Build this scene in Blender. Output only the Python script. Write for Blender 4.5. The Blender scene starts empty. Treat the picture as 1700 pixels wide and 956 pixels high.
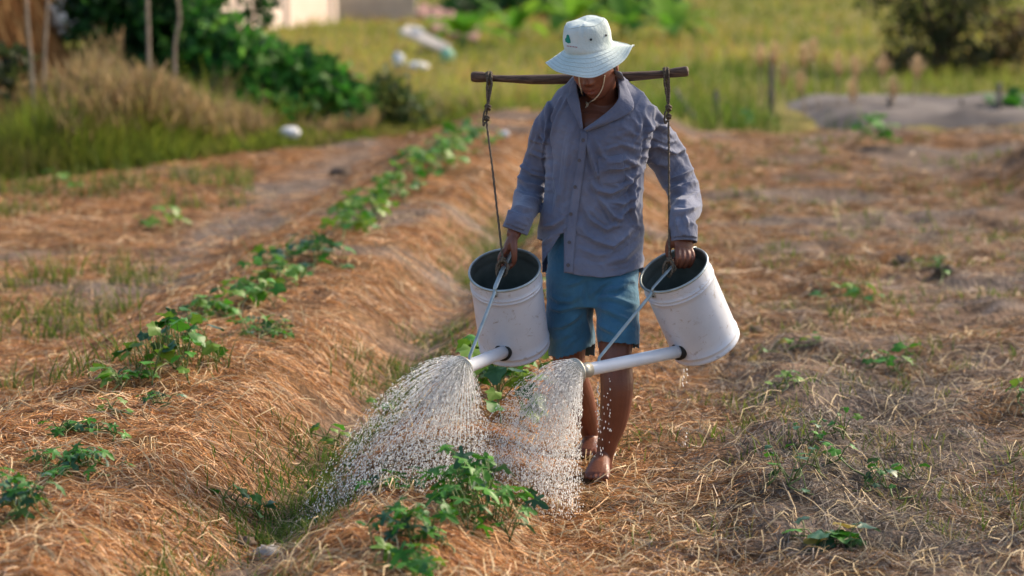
import bpy, bmesh, math
import numpy as np
from mathutils import Vector, Matrix
from mathutils.bvhtree import BVHTree

scene = bpy.context.scene
COL = scene.collection
R = math.radians

# ------------------------------------------------------------------ camera, sky, sun, exposure
FPX = 4864.0                                  # focal length in pixels of the 1700 px wide photograph
CAMZ = 1.92
PITCH = math.atan(618.0 / FPX)
cam_data = bpy.data.cameras.new('camera')
cam_data.sensor_width = 36.0
cam_data.lens = 36.0 * FPX / 1700.0
cam_data.clip_start = 0.1
cam_data.clip_end = 3000.0
cam_data.dof.use_dof = True
cam_data.dof.focus_distance = 9.95
cam_data.dof.aperture_fstop = 2.3
cam_data.dof.aperture_blades = 9
cam = bpy.data.objects.new('camera', cam_data)
COL.objects.link(cam)
cam.location = (0, 0, CAMZ)
cam.rotation_euler = (math.pi / 2 - PITCH, 0, 0)
scene.camera = cam

SUN_AZ, SUN_EL = R(54), R(35)                 # azimuth from +Y towards +X
world = bpy.data.worlds.new('World')
scene.world = world
world.use_nodes = True
wn = world.node_tree
wn.nodes.clear()
sky = wn.nodes.new('ShaderNodeTexSky')
sky.sky_type = 'NISHITA'
sky.sun_disc = False
sky.sun_elevation = SUN_EL
sky.sun_rotation = SUN_AZ
sky.air_density = 1.0
sky.dust_density = 2.5
bg = wn.nodes.new('ShaderNodeBackground')
bg.inputs['Strength'].default_value = 0.14
wo = wn.nodes.new('ShaderNodeOutputWorld')
wn.links.new(sky.outputs[0], bg.inputs[0])
wn.links.new(bg.outputs[0], wo.inputs[0])

sun_data = bpy.data.lights.new('sun', 'SUN')
sun_data.energy = 3.2
sun_data.angle = R(9.0)
sun_data.color = (1.0, 0.82, 0.60)
sun = bpy.data.objects.new('sun', sun_data)
COL.objects.link(sun)
sdir = Vector((math.cos(SUN_EL) * math.sin(SUN_AZ), math.cos(SUN_EL) * math.cos(SUN_AZ), math.sin(SUN_EL)))
sun.rotation_euler = sdir.to_track_quat('Z', 'Y').to_euler()

scene.view_settings.view_transform = 'Standard'
scene.view_settings.look = 'None'
scene.view_settings.exposure = 0.74
scene.view_settings.gamma = 1.0
scene.render.engine = 'CYCLES'
scene.cycles.use_denoising = True
scene.cycles.max_bounces = 8
scene.cycles.transparent_max_bounces = 12
scene.cycles.caustics_reflective = False
scene.cycles.caustics_refractive = False
scene.cycles.sample_clamp_indirect = 6.0

# ------------------------------------------------------------------ pixel <-> place
CTH, STH = math.cos(PITCH), math.sin(PITCH)

def P(u, v, Y):
    """point on the vertical plane y = Y seen at pixel (u, v) of the 1700x956 photograph"""
    xc, yc = (u - 850.0) / FPX, (478.0 - v) / FPX
    d = (xc, CTH + STH * yc, CTH * yc - STH)
    t = Y / d[1]
    return Vector((d[0] * t, Y, CAMZ + d[2] * t))

def ray(u, v):
    xc, yc = (u - 850.0) / FPX, (478.0 - v) / FPX
    return Vector((xc, CTH + STH * yc, CTH * yc - STH)).normalized()

def to_px(V):
    V = np.asarray(V, float)
    d = V - np.array([0, 0, CAMZ])
    z = d[:, 1] * CTH - d[:, 2] * STH
    return 850 + FPX * d[:, 0] / z, 478 - FPX * (d[:, 1] * STH + d[:, 2] * CTH) / z

# ------------------------------------------------------------------ noise and height of the ground
def _hash(ix, iy, seed):
    n = (ix.astype(np.int64) * 374761393 + iy.astype(np.int64) * 668265263 + seed * 1274126177) & 0x7fffffff
    n = ((n ^ (n >> 13)) * 1274126177) & 0x7fffffff
    n = (n ^ (n >> 16)) & 0xffff
    return n / 65535.0

def vnoise(x, y, scale, seed=0):
    x = np.asarray(x, float) / scale
    y = np.asarray(y, float) / scale
    ix, iy = np.floor(x), np.floor(y)
    fx, fy = x - ix, y - iy
    fx, fy = fx * fx * (3 - 2 * fx), fy * fy * (3 - 2 * fy)
    a, b = _hash(ix, iy, seed), _hash(ix + 1, iy, seed)
    c, d = _hash(ix, iy + 1, seed), _hash(ix + 1, iy + 1, seed)
    return (a * (1 - fx) + b * fx) * (1 - fy) + (c * (1 - fx) + d * fx) * fy

def sst(a, b, x):
    t = np.clip((np.asarray(x, float) - a) / (b - a), 0, 1)
    return t * t * (3 - 2 * t)

ROWK = 0.0884                                  # the beds run along (ROWK, 1)

def height(x, y):
    x = np.asarray(x, float); y = np.asarray(y, float)
    s = x - ROWK * y + 0.025 * (vnoise(x * 0, y, 1.3, 5) - .5)
    near = 1 - sst(27, 30, y)
    b1 = .18 * sst(-3.2, -2.5, s) * (1 - sst(-2.02, -1.60, s))
    b2 = .13 * sst(-1.52, -1.16, s) * (1 - sst(-.98, -.62, s))
    fu = -.05 * np.exp(-((s + 1.56) / .12) ** 2)
    lump = (.05 + .03 * sst(-.6, .2, s)) * (vnoise(x, y, .42, 1) - .5) + (.026 + .022 * sst(-.6, .2, s)) * (vnoise(x, y, .14, 2) - .5) + .012 * (vnoise(x, y, .05, 3) - .5)
    ridge = .07 * np.exp(-((s - .13) / .22) ** 2) * sst(8.6, 9.6, y) * (1 - sst(11.6, 12.6, y))
    right = .03 * sst(.5, 1.3, s) * (vnoise(x, y, .9, 9))
    foot = np.exp(-(((x - .30) / .26) ** 2 + ((y - 10.10) / .55) ** 4))
    heap = .55 * np.exp(-(((x - 4.35) / .75) ** 2 + ((y - 20.5) / 1.6) ** 2))
    swell = .5 * sst(34, 90, y) * (vnoise(x, y, 17, 7))
    h = (b1 + b2 + fu) * near + (lump * (1 - .9 * foot) + ridge + right) * near + heap + swell
    return h - foot * (h + .008)

def hz(x, y):
    return float(height(np.array([x]), np.array([y]))[0])

def ground_at(u, v):
    """where the ray of a pixel meets the ground"""
    d = ray(u, v)
    t = 5.0
    while t < 120:
        p = Vector((0, 0, CAMZ)) + d * t
        if p.z <= hz(p.x, p.y):
            return p
        t += 0.02
    return Vector((0, 0, CAMZ)) + d * 120

# ------------------------------------------------------------------ object helpers
def root_loc(parent):
    l = Vector((0, 0, 0))
    while parent is not None:
        l += parent.location
        parent = parent.parent
    return l

def tag(o, label=None, cat=None, group=None, kind=None):
    if label: o['label'] = label
    if cat: o['category'] = cat
    if group: o['group'] = group
    if kind: o['kind'] = kind
    return o

def empty(name, loc, label=None, cat=None, group=None):
    o = bpy.data.objects.new(name, None)
    o.empty_display_size = 0.05
    COL.objects.link(o)
    o.location = loc
    return tag(o, label, cat, group)

def link_mesh(name, me, mat, parent=None, smooth=True):
    if mat is not None and not me.materials:
        me.materials.append(mat)
    if smooth:
        me.polygons.foreach_set('use_smooth', np.ones(len(me.polygons), bool))
    o = bpy.data.objects.new(name, me)
    COL.objects.link(o)
    o.parent = parent
    return o

def build(name, V, F, mat, parent=None, smooth=True, base=None):
    """V in world coordinates; the mesh is stored relative to its root (or to base)"""
    V = np.asarray(V, float)
    off = np.array(root_loc(parent)) if parent is not None else (np.array(base) if base is not None else np.zeros(3))
    me = bpy.data.meshes.new(name)
    me.from_pydata((V - off).tolist(), [], [tuple(int(i) for i in f) for f in F])
    me.update()
    o = link_mesh(name, me, mat, parent, smooth)
    if parent is None and base is not None:
        o.location = base
    return o

def np_mesh(name, V, F, cols=None):
    """V (n,3), F (m,k) of one polygon size, cols (n,3) point colours"""
    V = np.ascontiguousarray(V, np.float32); F = np.ascontiguousarray(F, np.int32)
    me = bpy.data.meshes.new(name)
    k = F.shape[1]
    me.vertices.add(len(V)); me.vertices.foreach_set('co', V.ravel())
    me.loops.add(F.size); me.loops.foreach_set('vertex_index', F.ravel())
    me.polygons.add(len(F)); me.polygons.foreach_set('loop_start', np.arange(0, F.size, k, dtype=np.int32))
    me.update(calc_edges=True)
    if cols is not None:
        a = me.color_attributes.new('Col', 'FLOAT_COLOR', 'POINT')
        c = np.ones((len(V), 4), np.float32); c[:, :3] = cols
        a.data.foreach_set('color', c.ravel())
    return me

def frames(path):
    """parallel transport frames along a polyline"""
    path = [Vector(p) for p in path]
    n = len(path)
    T = []
    for i in range(n):
        a, b = path[max(i - 1, 0)], path[min(i + 1, n - 1)]
        T.append((b - a).normalized())
    ref = Vector((1, 0, 0)) if abs(T[0].x) < .8 else Vector((0, 1, 0))
    N = (ref - T[0] * ref.dot(T[0])).normalized()
    out = []
    for i in range(n):
        N = (N - T[i] * N.dot(T[i])).normalized()
        out.append((path[i], T[i], N, T[i].cross(N)))
    return out

def spline(pts, n):
    """Catmull-Rom through points of any dimension -> n samples"""
    p = np.asarray(pts, float)
    m = len(p)
    q = np.vstack([2 * p[0] - p[1], p, 2 * p[-1] - p[-2]])
    t = np.linspace(0, m - 1, n)
    i = np.minimum(t.astype(int), m - 2); f = (t - i)[:, None]
    a, b, c, d = q[i], q[i + 1], q[i + 2], q[i + 3]
    return .5 * (2 * b + (c - a) * f + (2 * a - 5 * b + 4 * c - d) * f ** 2 + (3 * b - 3 * c + d - a) * f ** 3)

def tube(path, rad, seg=10, cap=True, ell=None):
    """tube along a path; rad scalar or list; ell: second radius list (along the binormal)"""
    fr = frames(path)
    n = len(fr)
    rad = [rad] * n if np.isscalar(rad) else list(rad)
    ell = rad if ell is None else ([ell] * n if np.isscalar(ell) else list(ell))
    V, F = [], []
    for (p, T, N, B), ra, rb in zip(fr, rad, ell):
        for k in range(seg):
            a = 2 * math.pi * k / seg
            V.append(p + N * (ra * math.cos(a)) + B * (rb * math.sin(a)))
    for i in range(n - 1):
        for k in range(seg):
            k2 = (k + 1) % seg
            F.append((i * seg + k, i * seg + k2, (i + 1) * seg + k2, (i + 1) * seg + k))
    if cap:
        F.append(tuple(range(seg - 1, -1, -1)))
        F.append(tuple(range((n - 1) * seg, n * seg)))
    return [tuple(v) for v in V], F

def limb(path, rad, n=24, seg=16, ell=None):
    """smooth limb with rounded ends"""
    p = spline(path, n); r = spline(np.array(rad)[:, None], n)[:, 0]
    e = None if ell is None else spline(np.array(ell)[:, None], n)[:, 0]
    return tube([Vector(q) for q in p], r, seg, True, e)

def ellipsoid(c, r, M=None, nu=16, nv=10):
    V, F = [], []
    c = Vector(c)
    for j in range(nv + 1):
        ph = math.pi * j / nv
        for i in range(nu):
            th = 2 * math.pi * i / nu
            q = Vector((r[0] * math.sin(ph) * math.cos(th), r[1] * math.sin(ph) * math.sin(th), r[2] * math.cos(ph)))
            if M is not None: q = M @ q
            V.append(tuple(c + q))
    for j in range(nv):
        for i in range(nu):
            i2 = (i + 1) % nu
            F.append((j * nu + i, (j + 1) * nu + i, (j + 1) * nu + i2, j * nu + i2))
    return V, F

def join(parts):
    V, F = [], []
    for v, f in parts:
        b = len(V)
        V += [tuple(q) for q in v]; F += [tuple(i + b for i in ff) for ff in f]
    return V, F

def rings(spec, seg=40, power=2.4):
    """closed loft of horizontal super-ellipse rings; spec rows: (v, uL, uR, Ycentre, depth radius)"""
    V, F = [], []
    n = len(spec)
    for v, ul, ur, yc, ry in spec:
        a, b = P(ul, v, yc), P(ur, v, yc)
        c = (a + b) / 2; rx = (b - a).length / 2
        for k in range(seg):
            t = 2 * math.pi * k / seg
            ct, st = math.cos(t), math.sin(t)
            V.append((c.x + rx * math.copysign(abs(ct) ** (2 / power), ct), c.y + ry * math.copysign(abs(st) ** (2 / power), st), c.z))
    for i in range(n - 1):
        for k in range(seg):
            k2 = (k + 1) % seg
            F.append((i * seg + k, (i + 1) * seg + k, (i + 1) * seg + k2, i * seg + k2))
    F.append(tuple(range(seg))); F.append(tuple(range(n * seg - 1, (n - 1) * seg - 1, -1)))
    return V, F

def remesh(parts, voxel, smooth_iter=4, factor=.5):
    """union of closed shells as one continuous surface -> (V, F) arrays"""
    V, F = join(parts)
    me = bpy.data.meshes.new('tmp')
    me.from_pydata(V, [], F); me.update()
    bm = bmesh.new(); bm.from_mesh(me)
    bmesh.ops.remove_doubles(bm, verts=bm.verts, dist=1e-6)
    bmesh.ops.recalc_face_normals(bm, faces=bm.faces)
    bm.to_mesh(me); bm.free()
    o = bpy.data.objects.new('tmp', me); COL.objects.link(o)
    m = o.modifiers.new('r', 'REMESH'); m.mode = 'VOXEL'; m.voxel_size = voxel
    if smooth_iter:
        s = o.modifiers.new('s', 'SMOOTH'); s.factor = factor; s.iterations = smooth_iter
    dg = bpy.context.evaluated_depsgraph_get()
    ev = bpy.data.meshes.new_from_object(o.evaluated_get(dg))
    nv = len(ev.vertices)
    V = np.empty(nv * 3, np.float32); ev.vertices.foreach_get('co', V); V = V.reshape(-1, 3).astype(float)
    F = np.array([tuple(p.vertices) for p in ev.polygons if len(p.vertices) == 4], int)
    bpy.data.objects.remove(o); bpy.data.meshes.remove(me); bpy.data.meshes.remove(ev)
    return V, F

def normals(V, F):
    a, b, c, d = (V[F[:, i]] for i in range(4))
    fn = np.cross(c - a, d - b)
    N = np.zeros_like(V)
    for i in range(4): np.add.at(N, F[:, i], fn)
    return N / (np.linalg.norm(N, axis=1, keepdims=True) + 1e-12)

def in_poly(u, v, poly):
    inside = np.zeros(len(u), bool)
    n = len(poly)
    for i in range(n):
        x1, y1 = poly[i]; x2, y2 = poly[(i + 1) % n]
        c = ((y1 > v) != (y2 > v)) & (u < (x2 - x1) * (v - y1) / (y2 - y1 + 1e-12) + x1)
        inside ^= c
    return inside

def seg_dist(u, v, poly):
    """distance to a polyline, signed by side, and parameter 0..1 along it"""
    best = np.full(len(u), 1e9); sgn = np.zeros(len(u)); par = np.zeros(len(u))
    n = len(poly) - 1
    for i in range(n):
        x1, y1 = poly[i]; x2, y2 = poly[i + 1]
        dx, dy = x2 - x1, y2 - y1; L2 = dx * dx + dy * dy
        t = np.clip(((u - x1) * dx + (v - y1) * dy) / L2, 0, 1)
        ex, ey = u - x1 - t * dx, v - y1 - t * dy
        dd = np.hypot(ex, ey); m = dd < best
        best[m] = dd[m]; sgn[m] = np.sign(dx * ey - dy * ex)[m]; par[m] = ((i + t) / n)[m]
    return best, sgn, par

# ------------------------------------------------------------------ materials
def mat(name, color, rough=.7, spec=.3, **kw):
    m = bpy.data.materials.new(name)
    m.use_nodes = True
    b = m.node_tree.nodes['Principled BSDF']
    b.inputs['Base Color'].default_value = (*color, 1)
    b.inputs['Roughness'].default_value = rough
    b.inputs['Specular IOR Level'].default_value = spec
    for k, v in kw.items():
        b.inputs[k].default_value = v
    return m

def noise_mat(name, c1, c2, scale, rough=.7, spec=.3, bump=0., bscale=None, c3=None, stretch=None, detail=5., metallic=0., lo=.35, hi=.65):
    """two or three colours mixed by object-space noise, plus fine relief"""
    m = mat(name, c1, rough, spec)
    nt = m.node_tree; b = nt.nodes['Principled BSDF']
    b.inputs['Metallic'].default_value = metallic
    tc = nt.nodes.new('ShaderNodeTexCoord')
    mp = nt.nodes.new('ShaderNodeMapping')
    if stretch: mp.inputs['Scale'].default_value = stretch
    nt.links.new(tc.outputs['Object'], mp.inputs[0])
    n = nt.nodes.new('ShaderNodeTexNoise'); n.inputs['Scale'].default_value = scale; n.inputs['Detail'].default_value = detail
    nt.links.new(mp.outputs[0], n.inputs['Vector'])
    r = nt.nodes.new('ShaderNodeValToRGB')
    r.color_ramp.elements[0].position = lo; r.color_ramp.elements[0].color = (*c1, 1)
    r.color_ramp.elements[1].position = hi; r.color_ramp.elements[1].color = (*c2, 1)
    if c3:
        e = r.color_ramp.elements.new(.5 * (lo + hi)); e.color = (*c3, 1)
    nt.links.new(n.outputs['Fac'], r.inputs[0]); nt.links.new(r.outputs[0], b.inputs['Base Color'])
    if bump:
        n2 = nt.nodes.new('ShaderNodeTexNoise'); n2.inputs['Scale'].default_value = bscale or scale * 4; n2.inputs['Detail'].default_value = 6
        nt.links.new(mp.outputs[0], n2.inputs['Vector'])
        bp = nt.nodes.new('ShaderNodeBump'); bp.inputs['Strength'].default_value = bump; bp.inputs['Distance'].default_value = .01
        nt.links.new(n2.outputs['Fac'], bp.inputs['Height']); nt.links.new(bp.outputs[0], b.inputs['Normal'])
    return m

def attr_mat(name, rough=.75, spec=.2, translucent=0., attr='Col', var=0.):
    """colour taken from the mesh's own point colours (kinds of straw, grass, leaf)"""
    m = mat(name, (.5, .5, .5), rough, spec)
    nt = m.node_tree; b = nt.nodes['Principled BSDF']
    a = nt.nodes.new('ShaderNodeAttribute'); a.attribute_name = attr
    nt.links.new(a.outputs['Color'], b.inputs['Base Color'])
    if translucent:
        t = nt.nodes.new('ShaderNodeBsdfTranslucent'); nt.links.new(a.outputs['Color'], t.inputs[0])
        mx = nt.nodes.new('ShaderNodeMixShader'); mx.inputs[0].default_value = translucent
        nt.links.new(b.outputs[0], mx.inputs[1]); nt.links.new(t.outputs[0], mx.inputs[2])
        nt.links.new(mx.outputs[0], nt.nodes['Material Output'].inputs[0])
    return m

def leaf_mat(name, c1, c2, rough=.42, spec=.4, trans=.28, scale=60.):
    m = mat(name, c1, rough, spec)
    nt = m.node_tree; b = nt.nodes['Principled BSDF']
    oi = nt.nodes.new('ShaderNodeObjectInfo')
    tc = nt.nodes.new('ShaderNodeTexCoord')
    n = nt.nodes.new('ShaderNodeTexNoise'); n.inputs['Scale'].default_value = scale
    nt.links.new(tc.outputs['Object'], n.inputs['Vector'])
    ad = nt.nodes.new('ShaderNodeMath'); ad.operation = 'MULTIPLY_ADD'; ad.inputs[1].default_value = .6
    sb = nt.nodes.new('ShaderNodeMath'); sb.operation = 'SUBTRACT'; sb.inputs[1].default_value = .3
    nt.links.new(n.outputs['Fac'], ad.inputs[0]); nt.links.new(oi.outputs['Random'], ad.inputs[2]); nt.links.new(ad.outputs[0], sb.inputs[0])
    mx = nt.nodes.new('ShaderNodeMix'); mx.data_type = 'RGBA'
    mx.inputs[6].default_value = (*c1, 1); mx.inputs[7].default_value = (*c2, 1)
    nt.links.new(sb.outputs[0], mx.inputs[0]); mx.clamp_factor = True
    nt.links.new(mx.outputs[2], b.inputs['Base Color'])
    t = nt.nodes.new('ShaderNodeBsdfTranslucent'); nt.links.new(mx.outputs[2], t.inputs[0])
    ms = nt.nodes.new('ShaderNodeMixShader'); ms.inputs[0].default_value = trans
    nt.links.new(b.outputs[0], ms.inputs[1]); nt.links.new(t.outputs[0], ms.inputs[2])
    nt.links.new(ms.outputs[0], nt.nodes['Material Output'].inputs[0])
    return m

# ------------------------------------------------------------------ the ground
rng = np.random.default_rng(7)

def axis(parts):
    out = [np.array([parts[0][0]])]
    for a, b, n in parts:
        out.append(np.linspace(a, b, n + 1)[1:])
    return np.concatenate(out)

gx = np.concatenate([-np.geomspace(900, 6, 26), axis([(-5.8, -2.6, 70), (-2.6, 2.6, 210), (2.6, 5.8, 70)]), np.geomspace(6, 900, 26)])
gy = np.concatenate([np.array([-60., -20, -5, 0, 4, 6, 7]), axis([(7.2, 13, 240), (13, 20, 150), (20, 40, 150)]), np.geomspace(41, 1800, 34)])
GX, GY = np.meshgrid(gx, gy)
GZ = height(GX.ravel(), GY.ravel())
gv = np.stack([GX.ravel(), GY.ravel(), GZ], 1)
nxg, nyg = len(gx), len(gy)
ii = (np.arange(nyg - 1)[:, None] * nxg + np.arange(nxg - 1)[None]).ravel()
gf = np.stack([ii, ii + 1, ii + 1 + nxg, ii + nxg], 1)

def cover(x, y):
    """what lies on the ground: weights of (straw, grey soil, grass)"""
    s = x - ROWK * y
    fur = np.exp(-((s + 1.55) / .18) ** 2)
    path = np.exp(-((s + 3.35) / .28) ** 2) * sst(12.5, 15, y) * (1 - sst(24, 26, y))
    patch = (sst(.50, .72, vnoise(x, y, .55, 21)) + .8 * sst(.55, .75, vnoise(x, y, .22, 22))) * sst(-.35, .3, s)
    dark = np.exp(-((s - .30) / .42) ** 2) * sst(8.5, 9.1, y) * (1 - sst(11.6, 13.4, y))
    bare = sst(.55, .75, vnoise(x, y, .8, 23)) * sst(12, 16, y) * .8
    soil = np.clip(fur * .9 + path * .8 + patch * .55 + dark * .95 + bare, 0, 1)
    # where the tall grass starts: along the field's left and far edges
    edge = np.where(x < -.5, 20.6 + (x + 4.0) * 1.7, 26.2)
    grass = sst(-.3, .6, y - edge + .8 * (vnoise(x, y, .8, 31) - .5))
    return soil, grass

soil, grs = cover(gv[:, 0], gv[:, 1])
n1 = vnoise(gv[:, 0], gv[:, 1], .3, 41)[:, None]; n2 = vnoise(gv[:, 0], gv[:, 1], .09, 42)[:, None]
straw_c = np.array([.20, .095, .036]) * (1 - n1) + np.array([.30, .165, .075]) * n1
straw_c *= .45 + .6 * n2
soil_c = np.array([.165, .125, .10]) * (.6 + .8 * n2)
far = sst(40, 60, gv[:, 1])[:, None]
grass_c = np.array([.15, .16, .035]) * (1 - n1) + np.array([.26, .20, .06]) * n1
gc = straw_c * (1 - soil[:, None]) + soil_c * soil[:, None]
gc = gc * (1 - grs[:, None]) + grass_c * grs[:, None]
gs = gv[:, 0] - ROWK * gv[:, 1]
gc = gc * (1 - .5 * np.exp(-((gs + 1.12) / .42) ** 4 - ((gv[:, 1] - 9.25) / .5) ** 4))[:, None]      # soaked by the sprays
me = np_mesh('ground', gv, gf, gc)
gm = attr_mat('ground_soil_and_straw', .95, .1)
nt = gm.node_tree; bs = nt.nodes['Principled BSDF']
tc = nt.nodes.new('ShaderNodeTexCoord')
mp = nt.nodes.new('ShaderNodeMapping'); mp.inputs['Scale'].default_value = (1, .45, 1)
nt.links.new(tc.outputs['Object'], mp.inputs[0])
nn = nt.nodes.new('ShaderNodeTexNoise'); nn.inputs['Scale'].default_value = 45; nn.inputs['Detail'].default_value = 8
nt.links.new(mp.outputs[0], nn.inputs['Vector'])
rr = nt.nodes.new('ShaderNodeMapRange'); rr.inputs[1].default_value = .3; rr.inputs[2].default_value = .7; rr.inputs[3].default_value = .55; rr.inputs[4].default_value = 1.35
nt.links.new(nn.outputs['Fac'], rr.inputs[0])
mul = nt.nodes.new('ShaderNodeMix'); mul.data_type = 'RGBA'; mul.blend_type = 'MULTIPLY'; mul.inputs[0].default_value = 1
at = [n for n in nt.nodes if n.type == 'ATTRIBUTE'][0]
nt.links.new(at.outputs['Color'], mul.inputs[6]); nt.links.new(rr.outputs[0], mul.inputs[7]); nt.links.new(mul.outputs[2], bs.inputs['Base Color'])
bp = nt.nodes.new('ShaderNodeBump'); bp.inputs['Distance'].default_value = .03; bp.inputs['Strength'].default_value = .8
nt.links.new(nn.outputs['Fac'], bp.inputs['Height']); nt.links.new(bp.outputs[0], bs.inputs['Normal'])
tag(link_mesh('ground', me, gm), kind='structure')

# ------------------------------------------------------------------ strips: straw, grass blades
def ribbons(C, D, L, Wd, bend, ncol, lift=None, follow=True, seg=3, up=None, taper=.35):
    """flat bent strips. C centres (n,2) xy, D direction angle, L length, Wd width, colours (n,3)"""
    n = len(C)
    t = np.linspace(-.5, .5, seg + 1)
    cx, sx = np.cos(D), np.sin(D)
    V = np.empty((n, (seg + 1) * 2, 3), np.float32)
    tilt = rng.uniform(-.9, .9, n)
    for i, tt in enumerate(t):
        off = bend * (tt * tt - .25 * .3) * L
        x = C[:, 0] + cx * tt * L - sx * off
        y = C[:, 1] + sx * tt * L + cx * off
        z = height(x, y)
        w = Wd * (1 - taper * abs(tt) * 2) * .5
        zz = z + lift * (1 + .9 * np.sin(7 * tt + C[:, 0] * 91)) + .5 * np.abs(w) 
        wx, wy, wz = -sx * w * np.cos(tilt), cx * w * np.cos(tilt), w * np.sin(tilt)
        V[:, 2 * i] = np.stack([x + wx, y + wy, zz + wz], 1)
        V[:, 2 * i + 1] = np.stack([x - wx, y - wy, zz - wz], 1)
    base = (np.arange(n) * (seg + 1) * 2)[:, None]
    F = np.concatenate([np.stack([base[:, 0] + 2 * i, base[:, 0] + 2 * i + 1, base[:, 0] + 2 * i + 3, base[:, 0] + 2 * i + 2], 1) for i in range(seg)])
    return V.reshape(-1, 3), F, np.repeat(ncol, (seg + 1) * 2, 0)

def screen_samples(n, u0, u1, v0, v1, power=1.0):
    u = rng.uniform(u0, u1, n); v = v0 + (v1 - v0) * rng.uniform(0, 1, n) ** power
    xc, yc = (u - 850) / FPX, (478 - v) / FPX
    dy, dz = CTH + STH * yc, CTH * yc - STH
    t = -(CAMZ - .08) / dz
    return xc * t, dy * t

NS = 250000
x, y = screen_samples(NS, -260, 1960, 185, 1010)
so, gr = cover(x, y)
s = x - ROWK * y
thin = sst(.45, .75, vnoise(x, y, .33, 24)) * .45 + sst(.5, .8, vnoise(x, y, .11, 25)) * .4
feet = (np.abs(x - .30) < .07) & (y > 9.84) & (y < 10.16) | (np.abs(x - .285) < .06) & (y > 10.24) & (y < 10.52)
thin = np.where(feet, .85, thin)
keep = rng.uniform(0, 1, NS) > np.clip(so * .78 + gr * 1.0 + thin, 0, .97)
x, y, so = x[keep], y[keep], so[keep]; s = s[keep]; n = len(x)
e = .02
gxh = (height(x + e, y) - height(x - e, y)) / (2 * e)
gyh = (height(x, y + e) - height(x, y - e)) / (2 * e)
steep = np.clip(np.hypot(gxh, gyh) / .5, 0, 1) * ((s > -2.1) & (s < -1.3) | (s > -.95) & (s < -.55))
ang = np.where(rng.uniform(0, 1, n) < steep * .65, np.arctan2(gyh, gxh) + rng.normal(0, .55, n), rng.normal(0, .85, n))
lod = np.maximum(1, y / 11.0)
L = rng.gamma(1.9, .034, n) * (.8 + .4 * lod) ; L = np.clip(L, .012, .30)
W = rng.uniform(.0014, .0044, n) * lod
pal = np.array([[.56, .32, .12], [.70, .49, .26], [.32, .15, .052], [.82, .67, .45], [.14, .07, .035], [.50, .26, .085], [.40, .32, .24], [.15, .12, .10]])
w_or = sst(.35, .65, vnoise(x, y, .6, 51))
pi_ = np.where(rng.uniform(0, 1, n) < .5, rng.choice(7, n, p=[.26, .14, .24, .07, .10, .16, .03]), rng.choice(7, n, p=[.18, .18, .17, .10, .14, .11, .12]))
grey = (s > -.45) & (rng.uniform(0, 1, n) < .22 + .55 * so)
pi_[grey] = rng.choice([6, 4, 3, 2, 7], grey.sum(), p=[.35, .2, .1, .1, .25])
col = pal[pi_] * rng.uniform(.55, 1.3, n)[:, None]
col[:, 0] *= 1.08
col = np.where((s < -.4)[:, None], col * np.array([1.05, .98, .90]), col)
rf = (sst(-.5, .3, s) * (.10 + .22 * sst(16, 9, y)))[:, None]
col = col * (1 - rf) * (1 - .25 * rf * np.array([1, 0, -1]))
lift = np.minimum(rng.gamma(1.4, .007, n), .002 + .07 * L)
wet = np.exp(-((s + 1.12) / .42) ** 4 - ((y - 9.25) / .5) ** 4)
col *= (1 - .5 * wet * rng.uniform(.3, 1, n))[:, None]
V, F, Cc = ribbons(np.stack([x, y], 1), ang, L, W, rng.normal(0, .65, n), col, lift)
straw_m = attr_mat('dry_straw', .6, .25, .15)
o = link_mesh('straw_mulch', np_mesh('straw_mulch', V, F, Cc), straw_m, smooth=False)
tag(o, 'dry golden straw mulch strewn over the beds and field', 'straw', kind='stuff')

# loose, longer stalks that stand off the mulch
n = 5200
x, y = screen_samples(n, -200, 1900, 300, 1000)
so, gr = cover(x, y); k = gr < .5; x, y = x[k], y[k]; n = len(x)
V, F, Cc = ribbons(np.stack([x, y], 1), rng.uniform(0, np.pi, n), rng.uniform(.08, .3, n), rng.uniform(.002, .0045, n) * np.maximum(1, y / 13), rng.normal(0, .9, n),
                   np.array([.66, .50, .28]) * rng.uniform(.5, 1.2, n)[:, None], rng.uniform(.006, .035, n), seg=5)
o = link_mesh('loose_stalks', np_mesh('loose_stalks', V, F, Cc), straw_m, smooth=False)
tag(o, 'loose pale straw stalks lying across the mulch', 'straw', kind='stuff')

# dark withered stalks on the grey ridge right of the man
n = 9000
y = rng.uniform(8.7, 13.0, n); sx = rng.normal(.30, .36, n); x = sx + ROWK * y
k = vnoise(x, y, .3, 55) + .35 * rng.uniform(0, 1, n) > .55; x, y = x[k], y[k]; n = len(x)
V, F, Cc = ribbons(np.stack([x, y], 1), rng.uniform(0, np.pi, n), rng.uniform(.03, .2, n), rng.uniform(.0015, .004, n), rng.normal(0, 1.1, n),
                   np.array([[.10, .08, .065], [.17, .14, .12], [.28, .235, .19], [.06, .05, .04]])[rng.integers(0, 4, n)] * rng.uniform(.7, 1.3, n)[:, None], rng.gamma(1.5, .006, n), seg=4)
o = link_mesh('withered_stalks', np_mesh('withered_stalks', V, F, Cc), straw_m, smooth=False)
tag(o, 'dark grey withered stalks matted on the ridge right of the man', 'straw', kind='stuff')

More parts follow.
